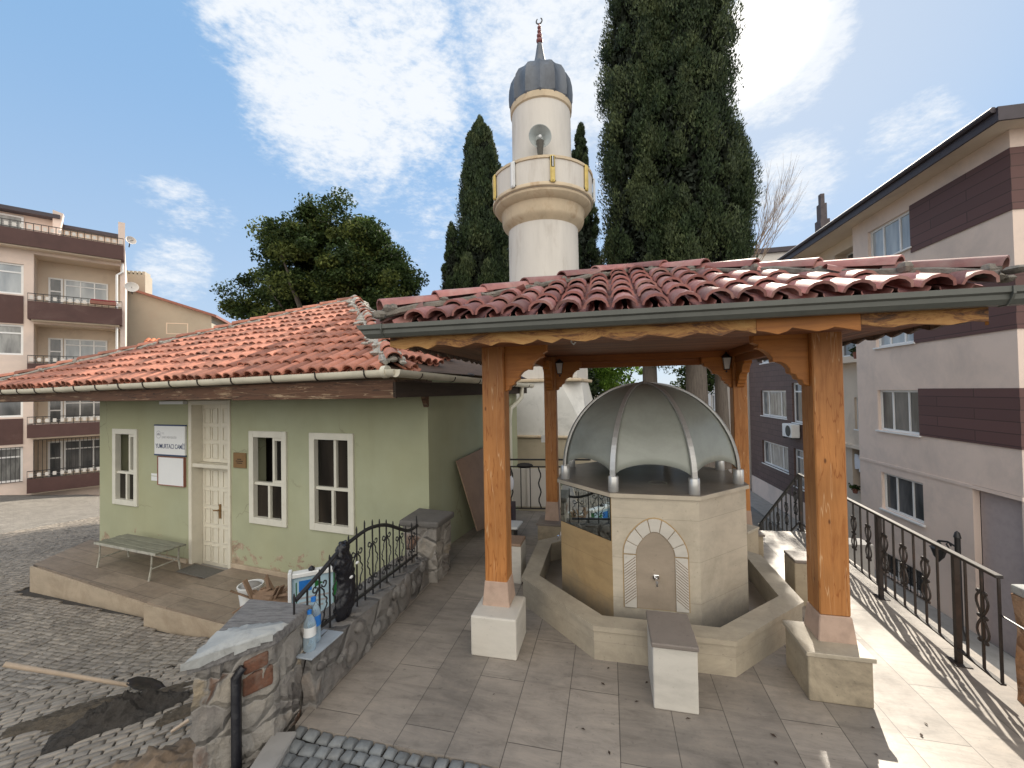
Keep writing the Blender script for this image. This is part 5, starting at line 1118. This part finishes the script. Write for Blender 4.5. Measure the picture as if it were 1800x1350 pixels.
# laundry and flower pots on the balcony
ln = thing('laundry','white washing hanging in the dark balcony of the pink block','laundry',(12.9+.191*1.5+.982*.47,14.5+.982*1.5-.191*.47,-.72),R(79))
MB().tube([(-.1,0,.06),(1.0,0,.06)],.01,4).build('clothes_line',M['iron'],ln)
for k in range(4):
    w_ = .17; x = .05+k*.22; zz = -.55-.1*random.random(); m = MB(); 
    P_ = [(x+.02,.06),(x+w_+.02,.06),(x+w_+.05,-.15),(x+w_+.03,zz),(x-.02,zz+.05),(x,-.15)]
    m.extr([(a,.02*math.sin(9*a),b_) for a,b_ in P_],(0,.02,0)); m.build('garment',M['cloth_blue'] if k==0 else M['cloth_white'],ln)
def pot(t, z, y, label, s=1):
    c = (12.9+.191*t-.982*y,14.5+.982*t+.191*y,z); r = thing('flower_pot',label,'flower pot',c,0,'flower pots on the balconies')
    MB().lathe([(.09*s,0),(.13*s,.2*s),(.14*s,.2*s),(.14*s,.23*s),(.12*s,.23*s)],12).build('pot',M['frame_red'],r,smooth=True)
    V_ = []
    for _ in range(200):
        p = np.array([random.gauss(0,.07*s),random.gauss(0,.07*s),.28*s+random.gauss(0,.05*s)]); a,b_ = rng.normal(0,.045*s,3),rng.normal(0,.045*s,3); V_ += [p,p+a,p+a+b_,p+b_]
    soup('plant',np.array(V_),4,M['leaf'],r)
# lane: lamp post, kerb
lp = thing('lane_lamp_post','short black lamp post with a bracket lantern standing in the lane below','lamp post',(11.62,10.95,-4.66),R(79))
MB().lathe([(.16,0),(.16,.1),(.07,.3),(.06,.35),(.06,2.7),(.08,2.72),(.05,2.85),(.0,2.9)],12).build('column',M['iron'],lp,smooth=True)
ax = Vector((.60,0,0)); m = MB(); m.tube([(0,0,2.45),(.3,.0,2.5),(.62,0,2.42)],.025,6); m.tube([(0,0,2.15),(.2,0,2.25),(.36,0,2.42),(.28,0,2.5),(.2,0,2.42)],.02,5); m.build('arm',M['iron'],lp)
lt = MB().lathe([(.02,2.42),(.09,2.3),(.2,2.22),(.17,2.18),(.11,1.98),(.05,1.9),(.0,1.82)],8,(.62,0,0)).build('lantern',M['iron'],lp); MB().lathe([(.155,2.17),(.115,2.0)],8,(.62,0,0),False).build('glass',M['glass_grey'],lt)
o = MB().box(-5.5,13,.02,1.3,-.30,0).build('pavement',M['concrete'],bevel=.02); o.location = (12.9,14.5,-4.55); o.rotation_euler = (0,0,R(79)); struct(o)

# ------------------------------------------------------------------ buildings farther back on the right
wb_ = thing('white_building','off white block seen between the back posts behind the cypress trunk','building',(15.5,33,0),R(76))
OPS = [(1.0,2.1,5.2,6.7),(1.0,2.1,2.0,3.5),(-2.2,-1.4,3.6,4.8),(-2.6,-1.4,.4,1.6),(1,2.1,-1.4,.1)]
m = MB(); wall(m,-5,9,-6,11,0,-.2,OPS); m.box(-5,9,-9,-.25,-6,11); m.build('wall',M['white_far'],wb_,fix=False)
for w in OPS: window(wb_,*w,-.1,-1,(.5,),(),.08,.06,'pvc','glass_grey')
MB().box(2.15,3.2,.0,.05,2.0,3.6).build('brown_panel',M['cream'],wb_); MB().box(-5.2,9.2,-9.2,.3,11,11.3).build('roof',M['roof_dark'],wb_)

# ------------------------------------------------------------------ left apartment block (local x along the front to the right, +y inside)
la = thing('apartment_block','cream apartment block with dark brown balconies on the left across the street','building',(-20.5,19.6,0),math.atan2(.673,.74))
X0,X1,XR0,XR1 = -7.0,1.6,-1.42,1.42
RECZ = [(6.5,8.7),(3.75,5.55),(1.02,2.85),(-1.9,.32)]
LW = [(-4.6,-1.72,6.80,8.17),(-4.6,-1.72,4.10,5.45),(-4.6,-1.72,1.35,2.7),(-4.4,-1.72,-1.5,.02)]
m = MB(); wall(m,X0,X1,-4,9.62,0,.16,LW+[(XR0,XR1,a,b_) for a,b_ in RECZ]); m.quad((X1,0,-4),(X1,10,-4),(X1,10,9.6),(X1,0,9.6)); m.quad((X0,0,9.62),(X1,0,9.62),(X1,10,9.62),(X0,10,9.62)); m.build('wall',M['pink'],la,fix=False)
RW = [(-1.08,.95,6.75,7.95),(-1.1,.92,3.85,5.05),(-1.1,.92,1.05,2.2),(-1.08,.9,-1.5,.1)]
m = MB()
for a,b_ in RECZ:
    m.quad((XR0,.161,a),(XR0,1.2,a),(XR0,1.2,b_),(XR0,.161,b_)); m.quad((XR1,.161,a),(XR1,1.2,a),(XR1,1.2,b_),(XR1,.161,b_)); m.quad((XR0,.161,b_),(XR1,.161,b_),(XR1,1.2,b_),(XR0,1.2,b_)); m.quad((XR0,.161,a),(XR1,.161,a),(XR1,1.2,a),(XR0,1.2,a))
    m.quad((XR0,1.2,a),(XR1,1.2,a),(XR1,1.2,b_),(XR0,1.2,b_))
m.build('balcony_niche',M['cream'],la,fix=False)
for i,w in enumerate(RW):
    window(la,-1.1,-.62,w[2]-.5,w[3],1.14,1,(),(.62,),.07,.05,'pvc','glass_grey','' and None,name='balcony_door')
    window(la,-.58,w[1],w[2]+.12,w[3],1.14,1,(.36,.68),(.72,),.06,.05,'pvc',['glass_sky','glass_sky','glass_grey','glass_grey'][i])
for i,w in enumerate(LW): window(la,*w,.08,1,(.33,.62),((.72,0,1),),.08,.06,'pvc',['glass_sky','glass_curtain','glass_grey','glass_curtain'][i],sill=.05)
for z0,z1 in ((5.5,6.74),(.15,1.28)): MB().box(-4.6,-1.72,-.03,-.002,z0,z1).build('brown_panel',M['parapet'],la)
for i,(z0,z1) in enumerate(((8.90,9.60),(5.68,6.48),(2.95,3.72),(.42,1.0),(-2.0,-1.38))):
    a,b_ = (X0,1.56) if i==0 else (XR0-.12,XR1+.08); e = MB()
    bp_ = MB().box(a,b_,-.55,-.45,z0,z1).box(a,a+.1,-.449,0,z0,z1).box(b_-.1,b_,-.449,0,z0,z1).build('balcony_parapet',M['parapet'],la)
    e.box(a+.1,b_-.1,-.449,.0,z0-.06,z0+.1); e.build('slab',M['cream'],bp_)
    rm_ = MB(); zt = z1+.34
    for z in (zt,z1+.04): rm_.box(a,b_,-.53,-.50,z-.015,z+.015)
    n = int((b_-a)/.22)
    for k in range(n+1): x = a+(b_-a)*k/n; rm_.box(max(a,x-.012),min(b_,x+.012),-.527,-.503,z1,zt-.016)
    rm_.build('balcony_rail',M['iron'],bp_)
    wm_ = MB()
    for k in range(n): x = a+(b_-a)*(k+.5)/n; wm_.box(x-.055,x+.055,-.52,-.51,z1+.09,z1+.25)
    wm_.box(a+.02,b_-.02,-.518,-.512,z1+.165,z1+.175); wm_.build('rail_ornament',M['white_far'],bp_)
gm = MB()
for x_0,x_1,y,z0,z1 in ((-1.4,1.4,-.02,-1.3,.28),(-4.4,-1.72,-.06,-1.5,.02)):
    for k in range(int((x_1-x_0)/.13)+1): gm.tube([(x_0+k*.13,y,z0),(x_0+k*.13,y,z1)],.012,4)
    for z in (z0,z1): gm.tube([(x_0,y,z),(x_1,y,z)],.015,4)
gm.build('window_bars',M['iron'],la)
m = MB(); m.box(X0,-.95,1.4,9,9.621,10.8); m.build('penthouse_wall',M['pink'],la); MB().box(-.949,1.3,2.0,9,9.621,10.6).build('penthouse_wall',M['cream'],la); window(la,-4.5,-1.9,9.9,10.7,1.33,1,(.3,.62),(),.07,.06,'pvc','glass_curtain')
m = MB(); m.box(X0,-.7,.9,9.3,10.802,10.98); m.box(-.69,1.5,1.6,9.3,10.602,10.75); m.build('roof_edge',M['roof_dark'],la)
MB().tube([(1.5,-.04,8.8),(1.5,-.04,8.4),(1.3,-.1,8.2),(1.3,-.1,-2.6)],.05,8).build('downpipe',M['pvc'],la); MB().box(1.35,1.6,-.04,-.002,9.0,10.9).build('corner_pilaster',M['pink'],la)
MB().extr([(-.95,1.0,9.65),(-.8,1.0,9.65),(-.6,1.0,11.1),(-.95,1.0,11.2)],(0,.4,0)).build('chimney_panel',M['pink'],la)
def dish(x, y, z, rz, r_, label):
    c = (-20.5+.74*x-.673*y,19.6+.673*x+.74*y,z); t = thing('satellite_dish',label,'satellite dish',c,rz,'satellite dishes on the left block')
    MB(Matrix.Rotation(R(75),4,'X')).lathe([(.02,-.08),(r_*.5,-.05),(r_*.85,.02),(r_,.07),(r_*.97,.075),(r_*.5,-.03)],18).build('dish',M['white_far'],t,smooth=True); MB().tube([(0,0,0),(0,-.35,-.05)],.015,5).build('feed_arm',M['iron'],t); MB().tube([(0,0.05,0),(0,.2,-.3)],.025,5).build('mount',M['iron'],t)
dish(1.85,-.2,7.65,R(40),.27,'white satellite dish on the right edge of the left apartment block')
dish(1.8,.5,10.2,R(60),.22,'grey satellite dish at the roof corner of the left apartment block')
fb = thing('flower_box','red flower box on the balcony rail of the left block','flower box',(-20.5+.74*.85+.673*.62,19.6+.673*.85-.74*.62,6.58),math.atan2(.673,.74))
MB().box(-.45,.45,-.1,.1,0,.16).build('box',M['frame_red'],fb,bevel=.01); MB().box(-.42,.42,-.08,.08,.16,.22).build('plants',plain('dry_red_plants',(.25,.03,.04),.9,.4),fb,bevel=.02)
gb = thing('beige_gable_house','beige house with sloping roof edge behind the left apartment block','building',(-25.5,26,0),R(20))
m = MB(); m.add([(0,0,-4),(5.6,0,-4),(5.6,0,7.55),(0,0,9.4),(0,8,-4),(5.6,8,-4),(5.6,8,7.55),(0,8,9.4)],[(0,1,2,3),(1,5,6,2),(5,4,7,6),(4,0,3,7),(3,2,6,7)]); m.build('wall',M['beige_far'],gb)
m = MB(); m.add([(-.2,-.3,9.47),(5.95,-.3,7.44),(5.95,8.2,7.44),(-.2,8.2,9.47),(-.2,-.3,9.62),(5.95,-.3,7.6),(5.95,8.2,7.6),(-.2,8.2,9.62)],[(0,1,2,3),(7,6,5,4),(0,4,5,1),(1,5,6,2),(2,6,7,3),(3,7,4,0)]); m.build('roof',M['frame_red'],gb)
window(gb,3.1,4.3,6.25,7.0,-.02,1,(),(),.06,.05,'cream','glass_curtain'); m = MB(); m.box(.5,1.6,1,2,9,10.3)
for k in range(5): m.box(.52+k*.22,.66+k*.22,1.1,1.9,10.3,10.55)
m.build('chimney',M['beige_far'],gb)
th_ = thing('tiled_outbuilding','small outbuilding with orange tiled roof below the beige gable','building',(-19.6,21.6,0),R(25))
MB().box(0,3.6,.3,3,-4,4.4).build('wall',M['beige_far'],th_)
tl2 = MB(); tile_slope(tl2,(-.1,0,4.35),(1,0,0),(0,.85,.5),lambda u,v:True,16,5,.23,.4); tl2.build('roof_tiles',plain('orange_roof_tile',(.5,.16,.075),.8,.3,8,.2,island=.3),th_,smooth=True,fix=False)
# ------------------------------------------------------------------ trees
def leaf_mat(name, c1, c2, tr=.25):
    t = NT(name); g = t.n('ShaderNodeNewGeometry'); r = t.ramp(g,'Random Per Island',[(0,c1),(.6,c2),(1,tuple(x*1.5 for x in c2))]); n = t.noise(1.6,4,.6)
    cc = t.mix(1,(r,0),(t.ramp(n,0,[(.3,(.55,.6,.55)),(.7,(1.35,1.3,1.1))]),0),'MULTIPLY'); t.color(cc); t.set(.65,0,.25)
    tl = t.n('ShaderNodeBsdfTranslucent'); t.l(cc[0],cc[1],tl,0); mx = t.n('ShaderNodeMixShader'); mx.inputs[0].default_value = tr; t.l(t.b,0,mx,1); t.l(tl,0,mx,2); t.l(mx,0,t.out,0); return t.mat
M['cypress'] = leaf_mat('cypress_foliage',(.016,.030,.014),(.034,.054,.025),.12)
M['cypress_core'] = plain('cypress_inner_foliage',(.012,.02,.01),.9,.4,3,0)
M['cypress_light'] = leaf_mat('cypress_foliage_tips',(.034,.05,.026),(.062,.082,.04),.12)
M['leaf_light'] = leaf_mat('olive_leaf_foliage',(.055,.075,.022),(.11,.135,.04),.35)
M['leaf'] = leaf_mat('broad_leaf_foliage',(.018,.034,.012),(.042,.068,.022),.3)
M['leaf_bright'] = leaf_mat('bright_shrub_foliage',(.07,.14,.025),(.16,.27,.05),.45)
def quads(P, A, B):                                           # centre, half axes -> leaf shaped quads
    return np.stack([P-A,P+B,P+A,P-B],1).reshape(-1,3)
def unit(v): return v/np.maximum(np.linalg.norm(v,axis=1,keepdims=True),1e-6)
def cypress(name, label, x, y, zb, zt, zc0, prof, trunk_r, n, seed, leafl=.13, group='cypresses behind the mosque', cls=300, cw=.30):
    g = np.random.default_rng(seed); r = thing(name,label,'tree',(x,y,zb),0,group); H_ = zt-zb; pz = [p[0] for p in prof]; pr = [p[1] for p in prof]
    k = 10; MB().tube([(.05*math.sin(5*t+seed),0,H_*.9*t) for t in np.linspace(0,1,k)],[trunk_r*(1-.9*t)+.02+ (.12*max(0,1-t*12)) for t in np.linspace(0,1,k)],9).build('trunk',M['bark'],r,smooth=True)
    lobe = lambda ph,fz: 1+.13*np.sin(3*ph+fz*5+seed)+.10*np.sin(5*ph-fz*13+seed)
    # flame shaped sprays on the surface, in light and dark bunches, and larger dark boughs inside
    fz = g.uniform(0,1,cls)**.9; ph = g.uniform(0,2*PI,cls); rad = np.interp(fz,pz,pr)*lobe(ph,fz)*g.uniform(.74,1.02,cls); cz = (zc0-zb)+(H_-(zc0-zb))*fz
    C = np.stack([rad*np.cos(ph),rad*np.sin(ph),cz],1); sz = g.uniform(.55,1.3,cls)*np.clip(np.interp(fz,pz,pr)/.9,.45,1.15)
    ci = g.integers(0,cls,n); u = unit(g.normal(0,1,(n,3)))*(g.uniform(0,1,n)**.42)[:,None]; q = u*np.array([cw,cw,cw*1.7])*sz[ci][:,None]
    q[:,:2] *= (1-.45*u[:,2:3]); P = C[ci]+q
    out = unit(np.stack([np.cos(ph[ci]),np.sin(ph[ci]),np.zeros(n)],1)*.6+u+g.normal(0,.35,(n,3)))
    up = unit(np.array([0,0,1.])+.55*out+g.normal(0,.35,(n,3))); sd = unit(np.cross(up,out)+g.normal(0,.3,(n,3)))
    L = leafl*g.uniform(.6,1.35,n)[:,None]; V = quads(P,up*L,sd*L*.38); mi = (g.uniform(0,1,cls)<.38).astype(int)[ci]
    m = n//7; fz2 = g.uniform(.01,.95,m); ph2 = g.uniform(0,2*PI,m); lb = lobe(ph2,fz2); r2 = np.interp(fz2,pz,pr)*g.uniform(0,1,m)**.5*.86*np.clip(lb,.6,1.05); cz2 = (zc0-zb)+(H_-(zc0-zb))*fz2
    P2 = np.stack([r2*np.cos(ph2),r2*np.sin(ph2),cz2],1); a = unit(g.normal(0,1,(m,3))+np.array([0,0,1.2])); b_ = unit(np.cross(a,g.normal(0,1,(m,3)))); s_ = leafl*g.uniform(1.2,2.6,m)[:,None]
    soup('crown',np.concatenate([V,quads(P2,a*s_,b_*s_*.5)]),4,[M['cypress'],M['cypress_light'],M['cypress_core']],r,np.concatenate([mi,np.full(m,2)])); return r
PR = [(0,.62),(.06,.88),(.2,.95),(.45,.95),(.65,.86),(.82,.62),(.93,.36),(1,.04)]
sc2 = lambda k: [(a,b_*k) for a,b_ in PR]
cypress('cypress_tree','tall dense cypress just right of the minaret, left of the big pair',4.26,12.9,-.35,17.5,3.0,sc2(1.28),.24,190000,1,.05,cls=420)
cypress('cypress_tree','tallest broad cypress with the thick grey trunk right of centre',5.42,12.2,-.35,18.5,3.0,sc2(1.22),.32,190000,2,.05,cls=420)
cypress('cypress_tree','shorter bulging cypress on the right flank of the big pair',6.50,12.8,-.35,10.7,3.3,[(0,.5),(.12,.65),(.3,.75),(.5,.95),(.7,1.0),(.88,.7),(1,.1)],.2,80000,3,.05,cls=170)
cypress('cypress_tree','pointed cypress between the minaret and the round leafy tree',-1.3,19.5,-.4,14.9,2.6,[(0,1.9),(.2,1.85),(.4,1.5),(.6,1.08),(.8,.8),(.93,.5),(1,.08)],.26,130000,4,.075,cls=300,cw=.36)
cypress('cypress_tree','low cypress side shoot left of the pointed cypress',-2.6,18.6,-.4,9.6,2.2,[(0,.95),(.3,.85),(.6,.55),(.85,.22),(1,.03)],.14,26000,5,.07,cls=90)
cypress('cypress_tree','thin cypress spire half hidden behind the minaret',3.12,17.6,-.4,13.4,2.6,[(0,1.2),(.3,1.0),(.55,.62),(.75,.36),(.9,.28),(1,.04)],.18,50000,6,.065,cls=170,cw=.26)
# round leafy tree behind the mosque
def limb_tree(name, label, base, crown, trunk_r, n, seed, mat_, leafl, cls, group=None, dens=.55, limbs=7, lobes=None, mat2=None):
    g = np.random.default_rng(seed); r = thing(name,label,'tree',base,0,group); B = np.array([0,0,0.]); m = MB(); cx = np.array(crown[0])-np.array(base); rx = np.array(crown[1])
    m.tube([(0,0,0),(cx[0]*.1,cx[1]*.1,cx[2]*.35),(cx[0]*.5,cx[1]*.5,cx[2]*.75)],[trunk_r*1.3,trunk_r,trunk_r*.7],9)
    for k in range(limbs):
        a = 2*PI*k/limbs+g.uniform(-.3,.3); e = cx+rx*np.array([.72*math.cos(a),.72*math.sin(a),g.uniform(-.3,.6)]); s_ = cx*np.array([.3,.3,.5]); md = (s_+e)/2+np.array([0,0,-.15*rx[2]])
        m.tube([tuple(s_),tuple(md),tuple(e)],[trunk_r*.5,trunk_r*.3,.03],6)
    m.build('trunk',M['bark'],r,smooth=True)
    d = unit(g.normal(0,1,(cls,3))); d[:,2] = np.where(d[:,2]<-.55,-.55*g.uniform(.3,1,cls),d[:,2]); rr = g.uniform(0,1,cls)**.33
    bump_ = 1+.16*np.sin(4*d[:,0]*3+seed)*np.cos(5*d[:,2]*2)+g.normal(0,.07,cls)
    C = cx+d*rx*(rr*bump_)[:,None]
    if lobes:
        lw = np.array([l[1][0]*l[1][2] for l in lobes]); li = g.choice(len(lobes),cls,p=lw/lw.sum()); C = np.array([np.array(l[0])-np.array(base) for l in lobes])[li]+d*np.array([l[1] for l in lobes])[li]*(rr**.6*bump_)[:,None]
    sz = g.uniform(.55,1.25,cls)
    ci = g.integers(0,cls,n); P = C[ci]+unit(g.normal(0,1,(n,3)))*(g.uniform(0,1,n)**.5*dens*sz[ci])[:,None]*np.array([1,1,.75])
    nrm = unit(g.normal(0,1,(n,3))+np.array([0,0,.7])); a = unit(np.cross(nrm,g.normal(0,1,(n,3)))); b_ = np.cross(nrm,a); L = leafl*g.uniform(.6,1.3,n)[:,None]
    if mat2: soup('crown',quads(P,a*L,b_*L*.5),4,[mat_,mat2],r,(g.uniform(0,1,cls)<.33).astype(int)[ci])
    else: soup('crown',quads(P,a*L,b_*L*.5),4,mat_,r)
    return r
limb_tree('leafy_tree','round dark green leafy tree rising behind the mosque roof',(-7.4,17,-.4),((-7.45,17,6.6),(3.1,2.7,2.5)),.3,150000,21,M['leaf'],.07,360,dens=.62,limbs=11,mat2=M['leaf_light'],lobes=[((-7.2,17,7.15),(2.5,2.2,2.5)),((-9.9,17,5.75),(1.5,1.5,1.25)),((-5.2,17,6.2),(1.5,1.6,1.7)),((-7.8,17,5.2),(2.7,2,1.4)),((-8.5,16.8,8.3),(1.3,1.2,1.2)),((-5.9,17.2,8.2),(1.1,1.1,1.1))])
limb_tree('shrub','bright sunlit shrub between the trunks behind the fountain dome',(3.55,16.2,-.4),((3.6,16.2,2.9),(1.5,1.0,1.5)),.06,7000,22,M['leaf_bright'],.07,70,dens=.42,limbs=6)
limb_tree('shrub','dark bushy shrub at the foot of the cypresses',(2.2,15.5,-.4),((2.0,15.5,2.0),(1.0,.9,1.7)),.06,8000,23,M['cypress'],.10,60,dens=.5,limbs=5)
limb_tree('shrub','small dark shrub by the back right post in front of the clad wing',(8.3,18.5,-.4),((8.3,18.5,2.6),(.8,.8,1.5)),.05,5000,24,M['leaf'],.08,40,dens=.4,limbs=5)
# bare twigs beside the cypress
bt = thing('bare_tree','leafless pale twiggy tree leaning out right of the cypress','tree',(7.0,13.6,-.35))
tw = MB(); g_ = random.Random(5)
def grow(p, d, L, r, k):
    pts = [p]; 
    for i in range(4):
        d = (d+Vector((g_.uniform(-.09,.1),g_.uniform(-.1,.1),.10))).normalized(); pts.append(pts[-1]+d*L/4)
    tw.tube(pts,[r*(1-.15*i) for i in range(5)],4 if r>.02 else 3,cap=False)
    if k==0: return
    for i in range(3 if k>1 else 4):
        q = pts[g_.choice((2,3,4,4))]; nd = (d+Vector((g_.uniform(-.35,.5),g_.uniform(-.4,.4),g_.uniform(-.15,.35)))).normalized(); grow(q,nd,L*g_.uniform(.62,.9),r*.55,k-1)
for i in range(6): grow(Vector((.45+.06*i,0,5.3+.28*i)),Vector((.55+.12*g_.random(),-.1+.2*g_.random(),.72)).normalized(),1.35,.024,3)
tw.build('twigs',plain('pale_bare_twig',(.30,.22,.16),.8,.2,bump=0),bt)
MB().tube([(-.1,0,0),(-.1,0,2),(.15,0,4.2),(.6,0,6.6)],[.12,.1,.07,.03],8).build('trunk',M['bark'],bt,smooth=True)
# fallen leaves on the terrace
V_ = []
for _ in range(34):
    p,q = random.uniform(-.6,1.7),random.uniform(-2.1,-1.1)
    if random.random()<.25: p,q = random.uniform(-1.4,1.9),random.uniform(-2.2,1.6)
    if -1.5<p<1.3 and -1.3<q<1.3: continue
    x,y = pl(p,q); a = random.uniform(0,2*PI); s_ = random.uniform(.006,.019); c,s2 = math.cos(a)*s_,math.sin(a)*s_
    V_ += [(x-c,y-s2,.004),(x+s2*.45,y-c*.45,.009),(x+c,y+s2,.005),(x-s2*.45,y+c*.45,.007)]
o = soup('fallen_leaves',np.array(V_),4,plain('dry_leaf',(.05,.03,.02),.9,.4,bump=0)); o['kind'] = 'stuff'
pot(1.6,3.12,-.2,'small flower pot on the cream balcony ledge behind the right front post',1.2)
pot(2.2,-2.2,-.3,'flower pot below the hanging laundry in the dark balcony',.8)

# ------------------------------------------------------------------ sky, sun, camera
AZ,EL_ = R(30),R(38)
w = bpy.data.worlds.new('World'); scn.world = w; w.use_nodes = True; t = w.node_tree; t.nodes.clear()
def N(ty, **k):
    x = t.nodes.new(ty)
    for a,b_ in k.items(): setattr(x,a,b_)
    return x
out = N('ShaderNodeOutputWorld'); bgn = N('ShaderNodeBackground'); bgn.inputs[1].default_value = SKY; t.links.new(bgn.outputs[0],out.inputs[0])
sky = N('ShaderNodeTexSky'); sky.sky_type = 'NISHITA'; sky.sun_disc = False; sky.sun_elevation = EL_; sky.sun_rotation = AZ; sky.air_density = 1.0; sky.dust_density = .25; sky.ozone_density = 1.0; sky.altitude = 100
tc = N('ShaderNodeTexCoord')
def ray(u, v):
    return Vector(((u-900)/728.1, 1.0, (687-v)/728.1)).normalized()
def maskd(d, w0, w1):
    dt = N('ShaderNodeVectorMath',operation='DOT_PRODUCT'); t.links.new(tc.outputs['Generated'],dt.inputs[0]); dt.inputs[1].default_value = d
    mr = N('ShaderNodeMapRange',interpolation_type='SMOOTHSTEP'); mr.inputs[1].default_value = math.cos(R(w1)); mr.inputs[2].default_value = math.cos(R(w0)); t.links.new(dt.outputs['Value'],mr.inputs[0]); return mr
def mth(op, a, b_, clamp=False):
    m = N('ShaderNodeMath',operation=op,use_clamp=clamp)
    for v,k in ((a,0),(b_,1)):
        if isinstance(v,(int,float)): m.inputs[k].default_value = v
        else: t.links.new(v.outputs[0],m.inputs[k])
    return m
mp = N('ShaderNodeMapping'); mp.inputs['Scale'].default_value = (1,1,2.2); mp.inputs['Rotation'].default_value = (0,R(-18),0); t.links.new(tc.outputs['Generated'],mp.inputs[0])
n1 = N('ShaderNodeTexNoise'); n1.inputs['Scale'].default_value = 4.2; n1.inputs['Detail'].default_value = 9; n1.inputs['Roughness'].default_value = .62; n1.inputs['Distortion'].default_value = .35; t.links.new(mp.outputs[0],n1.inputs[0])
n2 = N('ShaderNodeTexNoise'); n2.inputs['Scale'].default_value = 26; n2.inputs['Detail'].default_value = 6; n2.inputs['Roughness'].default_value = .65; t.links.new(mp.outputs[0],n2.inputs[0])
mk = None
for (u,v),w0,w1,k in (((640,120),6,19,1.0),((800,300),4,13,.8),((980,60),6,17,.9),((560,-60),6,18,.9),((1380,90),4,9,1.0),((1400,330),2,8,.85),((1620,255),1,7,.75),((1500,225),1,6,.5),((315,350),.5,5,.72),((310,462),1,6,.85),((345,158),.3,2,.5),((240,335),.5,4,.6),((385,375),.5,4,.6),((700,430),3,9,.55),((400,60),1,7,.4)):
    q = mth('MULTIPLY',maskd(ray(u,v),w0,w1),k); mk = q if mk is None else mth('MAXIMUM',mk,q)
bk = maskd(Vector((.1,-1,.55)).normalized(),45,88); mk = mth('MAXIMUM',mk,bk); cov = mth('ADD',mth('MULTIPLY',mk,.62),mth('MULTIPLY',n1,.62)); n3 = N('ShaderNodeTexNoise'); n3.inputs['Scale'].default_value = 75; n3.inputs['Detail'].default_value = 5; n3.inputs['Roughness'].default_value = .6; t.links.new(mp.outputs[0],n3.inputs[0])  # bk: unseen cloud bank behind the camera, added as fill light
cov = mth('ADD',cov,mth('MULTIPLY',n2,.34)); cov = mth('ADD',cov,mth('MULTIPLY',mth('SUBTRACT',n3,.5),.20))
cr = N('ShaderNodeMapRange',interpolation_type='SMOOTHSTEP'); cr.inputs[1].default_value = .86; cr.inputs[2].default_value = 1.13; t.links.new(cov.outputs[0],cr.inputs[0])
glow = maskd(ray(1335,50),.5,7); ck = N('ShaderNodeMix',data_type='RGBA'); t.links.new(glow.outputs[0],ck.inputs[0]); ck.inputs[6].default_value = (*[x*CLOUD for x in (.86,.90,.95)],1); ck.inputs[7].default_value = (*[x*CLOUD*1.7 for x in (1,.98,.94)],1)
tint = N('ShaderNodeMix',data_type='RGBA',blend_type='MULTIPLY'); tint.inputs[0].default_value = 1; t.links.new(sky.outputs[0],tint.inputs[6]); tint.inputs[7].default_value = (1.0,1.0,1.0,1)
wk = N('ShaderNodeMix',data_type='RGBA'); t.links.new(bk.outputs[0],wk.inputs[0]); t.links.new(ck.outputs[2],wk.inputs[6]); wk.inputs[7].default_value = (*[x*CLOUD*1.35 for x in (1.5,1.42,1.28)],1)  # added bank behind the camera, warmer and brighter to fill the shade
mx = N('ShaderNodeMix',data_type='RGBA'); t.links.new(cr.outputs[0],mx.inputs[0]); t.links.new(wk.outputs[2],mx.inputs[7]); veil = N('ShaderNodeMix',data_type='RGBA'); sz_ = N('ShaderNodeSeparateXYZ'); t.links.new(tc.outputs['Generated'],sz_.inputs[0]); vr = N('ShaderNodeMapRange',interpolation_type='SMOOTHSTEP'); vr.inputs[1].default_value = .0; vr.inputs[2].default_value = .62; vr.inputs[3].default_value = .42; vr.inputs[4].default_value = .04; t.links.new(sz_.outputs[2],vr.inputs[0]); gw = mth('MULTIPLY',maskd(ray(1330,50),2,34),.55); t.links.new(mth('MAXIMUM',vr,gw).outputs[0],veil.inputs[0]); cl = N('ShaderNodeMix',data_type='RGBA',blend_type='DARKEN'); cl.inputs[0].default_value = .9; t.links.new(tint.outputs[2],cl.inputs[6]); cl.inputs[7].default_value = (.64,1.22,2.0,1); t.links.new(cl.outputs[2],veil.inputs[6]); veil.inputs[7].default_value = (*[x*CLOUD*.8 for x in (.92,.95,1.0)],1); t.links.new(veil.outputs[2],mx.inputs[6]); t.links.new(mx.outputs[2],bgn.inputs[0])
sl = bpy.data.lights.new('sun','SUN'); sl.energy = SUN; sl.angle = R(.55); sl.color = (1,.91,.77); so = bpy.data.objects.new('sun',sl); COL.objects.link(so)
sv_ = Vector((math.sin(AZ)*math.cos(EL_),math.cos(AZ)*math.cos(EL_),math.sin(EL_))); so.rotation_euler = sv_.to_track_quat('Z','Y').to_euler(); so.location = sv_*60
cam = bpy.data.cameras.new('camera'); co = bpy.data.objects.new('camera',cam); COL.objects.link(co); scn.camera = co
cam.sensor_width = 36; cam.lens = 728.08/1800*36; cam.clip_end = 2000; cam.clip_start = .05
P_,RO_ = .017960,-.017517
fwd = Vector((0,math.cos(P_),math.sin(P_))); up0 = Vector((0,-math.sin(P_),math.cos(P_))); rt0 = Vector((1,0,0))
xr = rt0*math.cos(RO_)+up0*math.sin(RO_); yu = rt0*(-math.sin(RO_))+up0*math.cos(RO_)
Mx = Matrix((xr,yu,-fwd)).transposed().to_4x4(); Mx.translation = Vector((0,0,2.1)); co.matrix_world = Mx
vs_ = scn.view_settings; vs_.view_transform = 'Standard'; vs_.look = 'None'; vs_.gamma = 1; vs_.exposure = EXPO; vs_.use_curve_mapping = False
scn.cycles.max_bounces = 8; scn.cycles.transparent_max_bounces = 12; scn.cycles.use_denoising = True
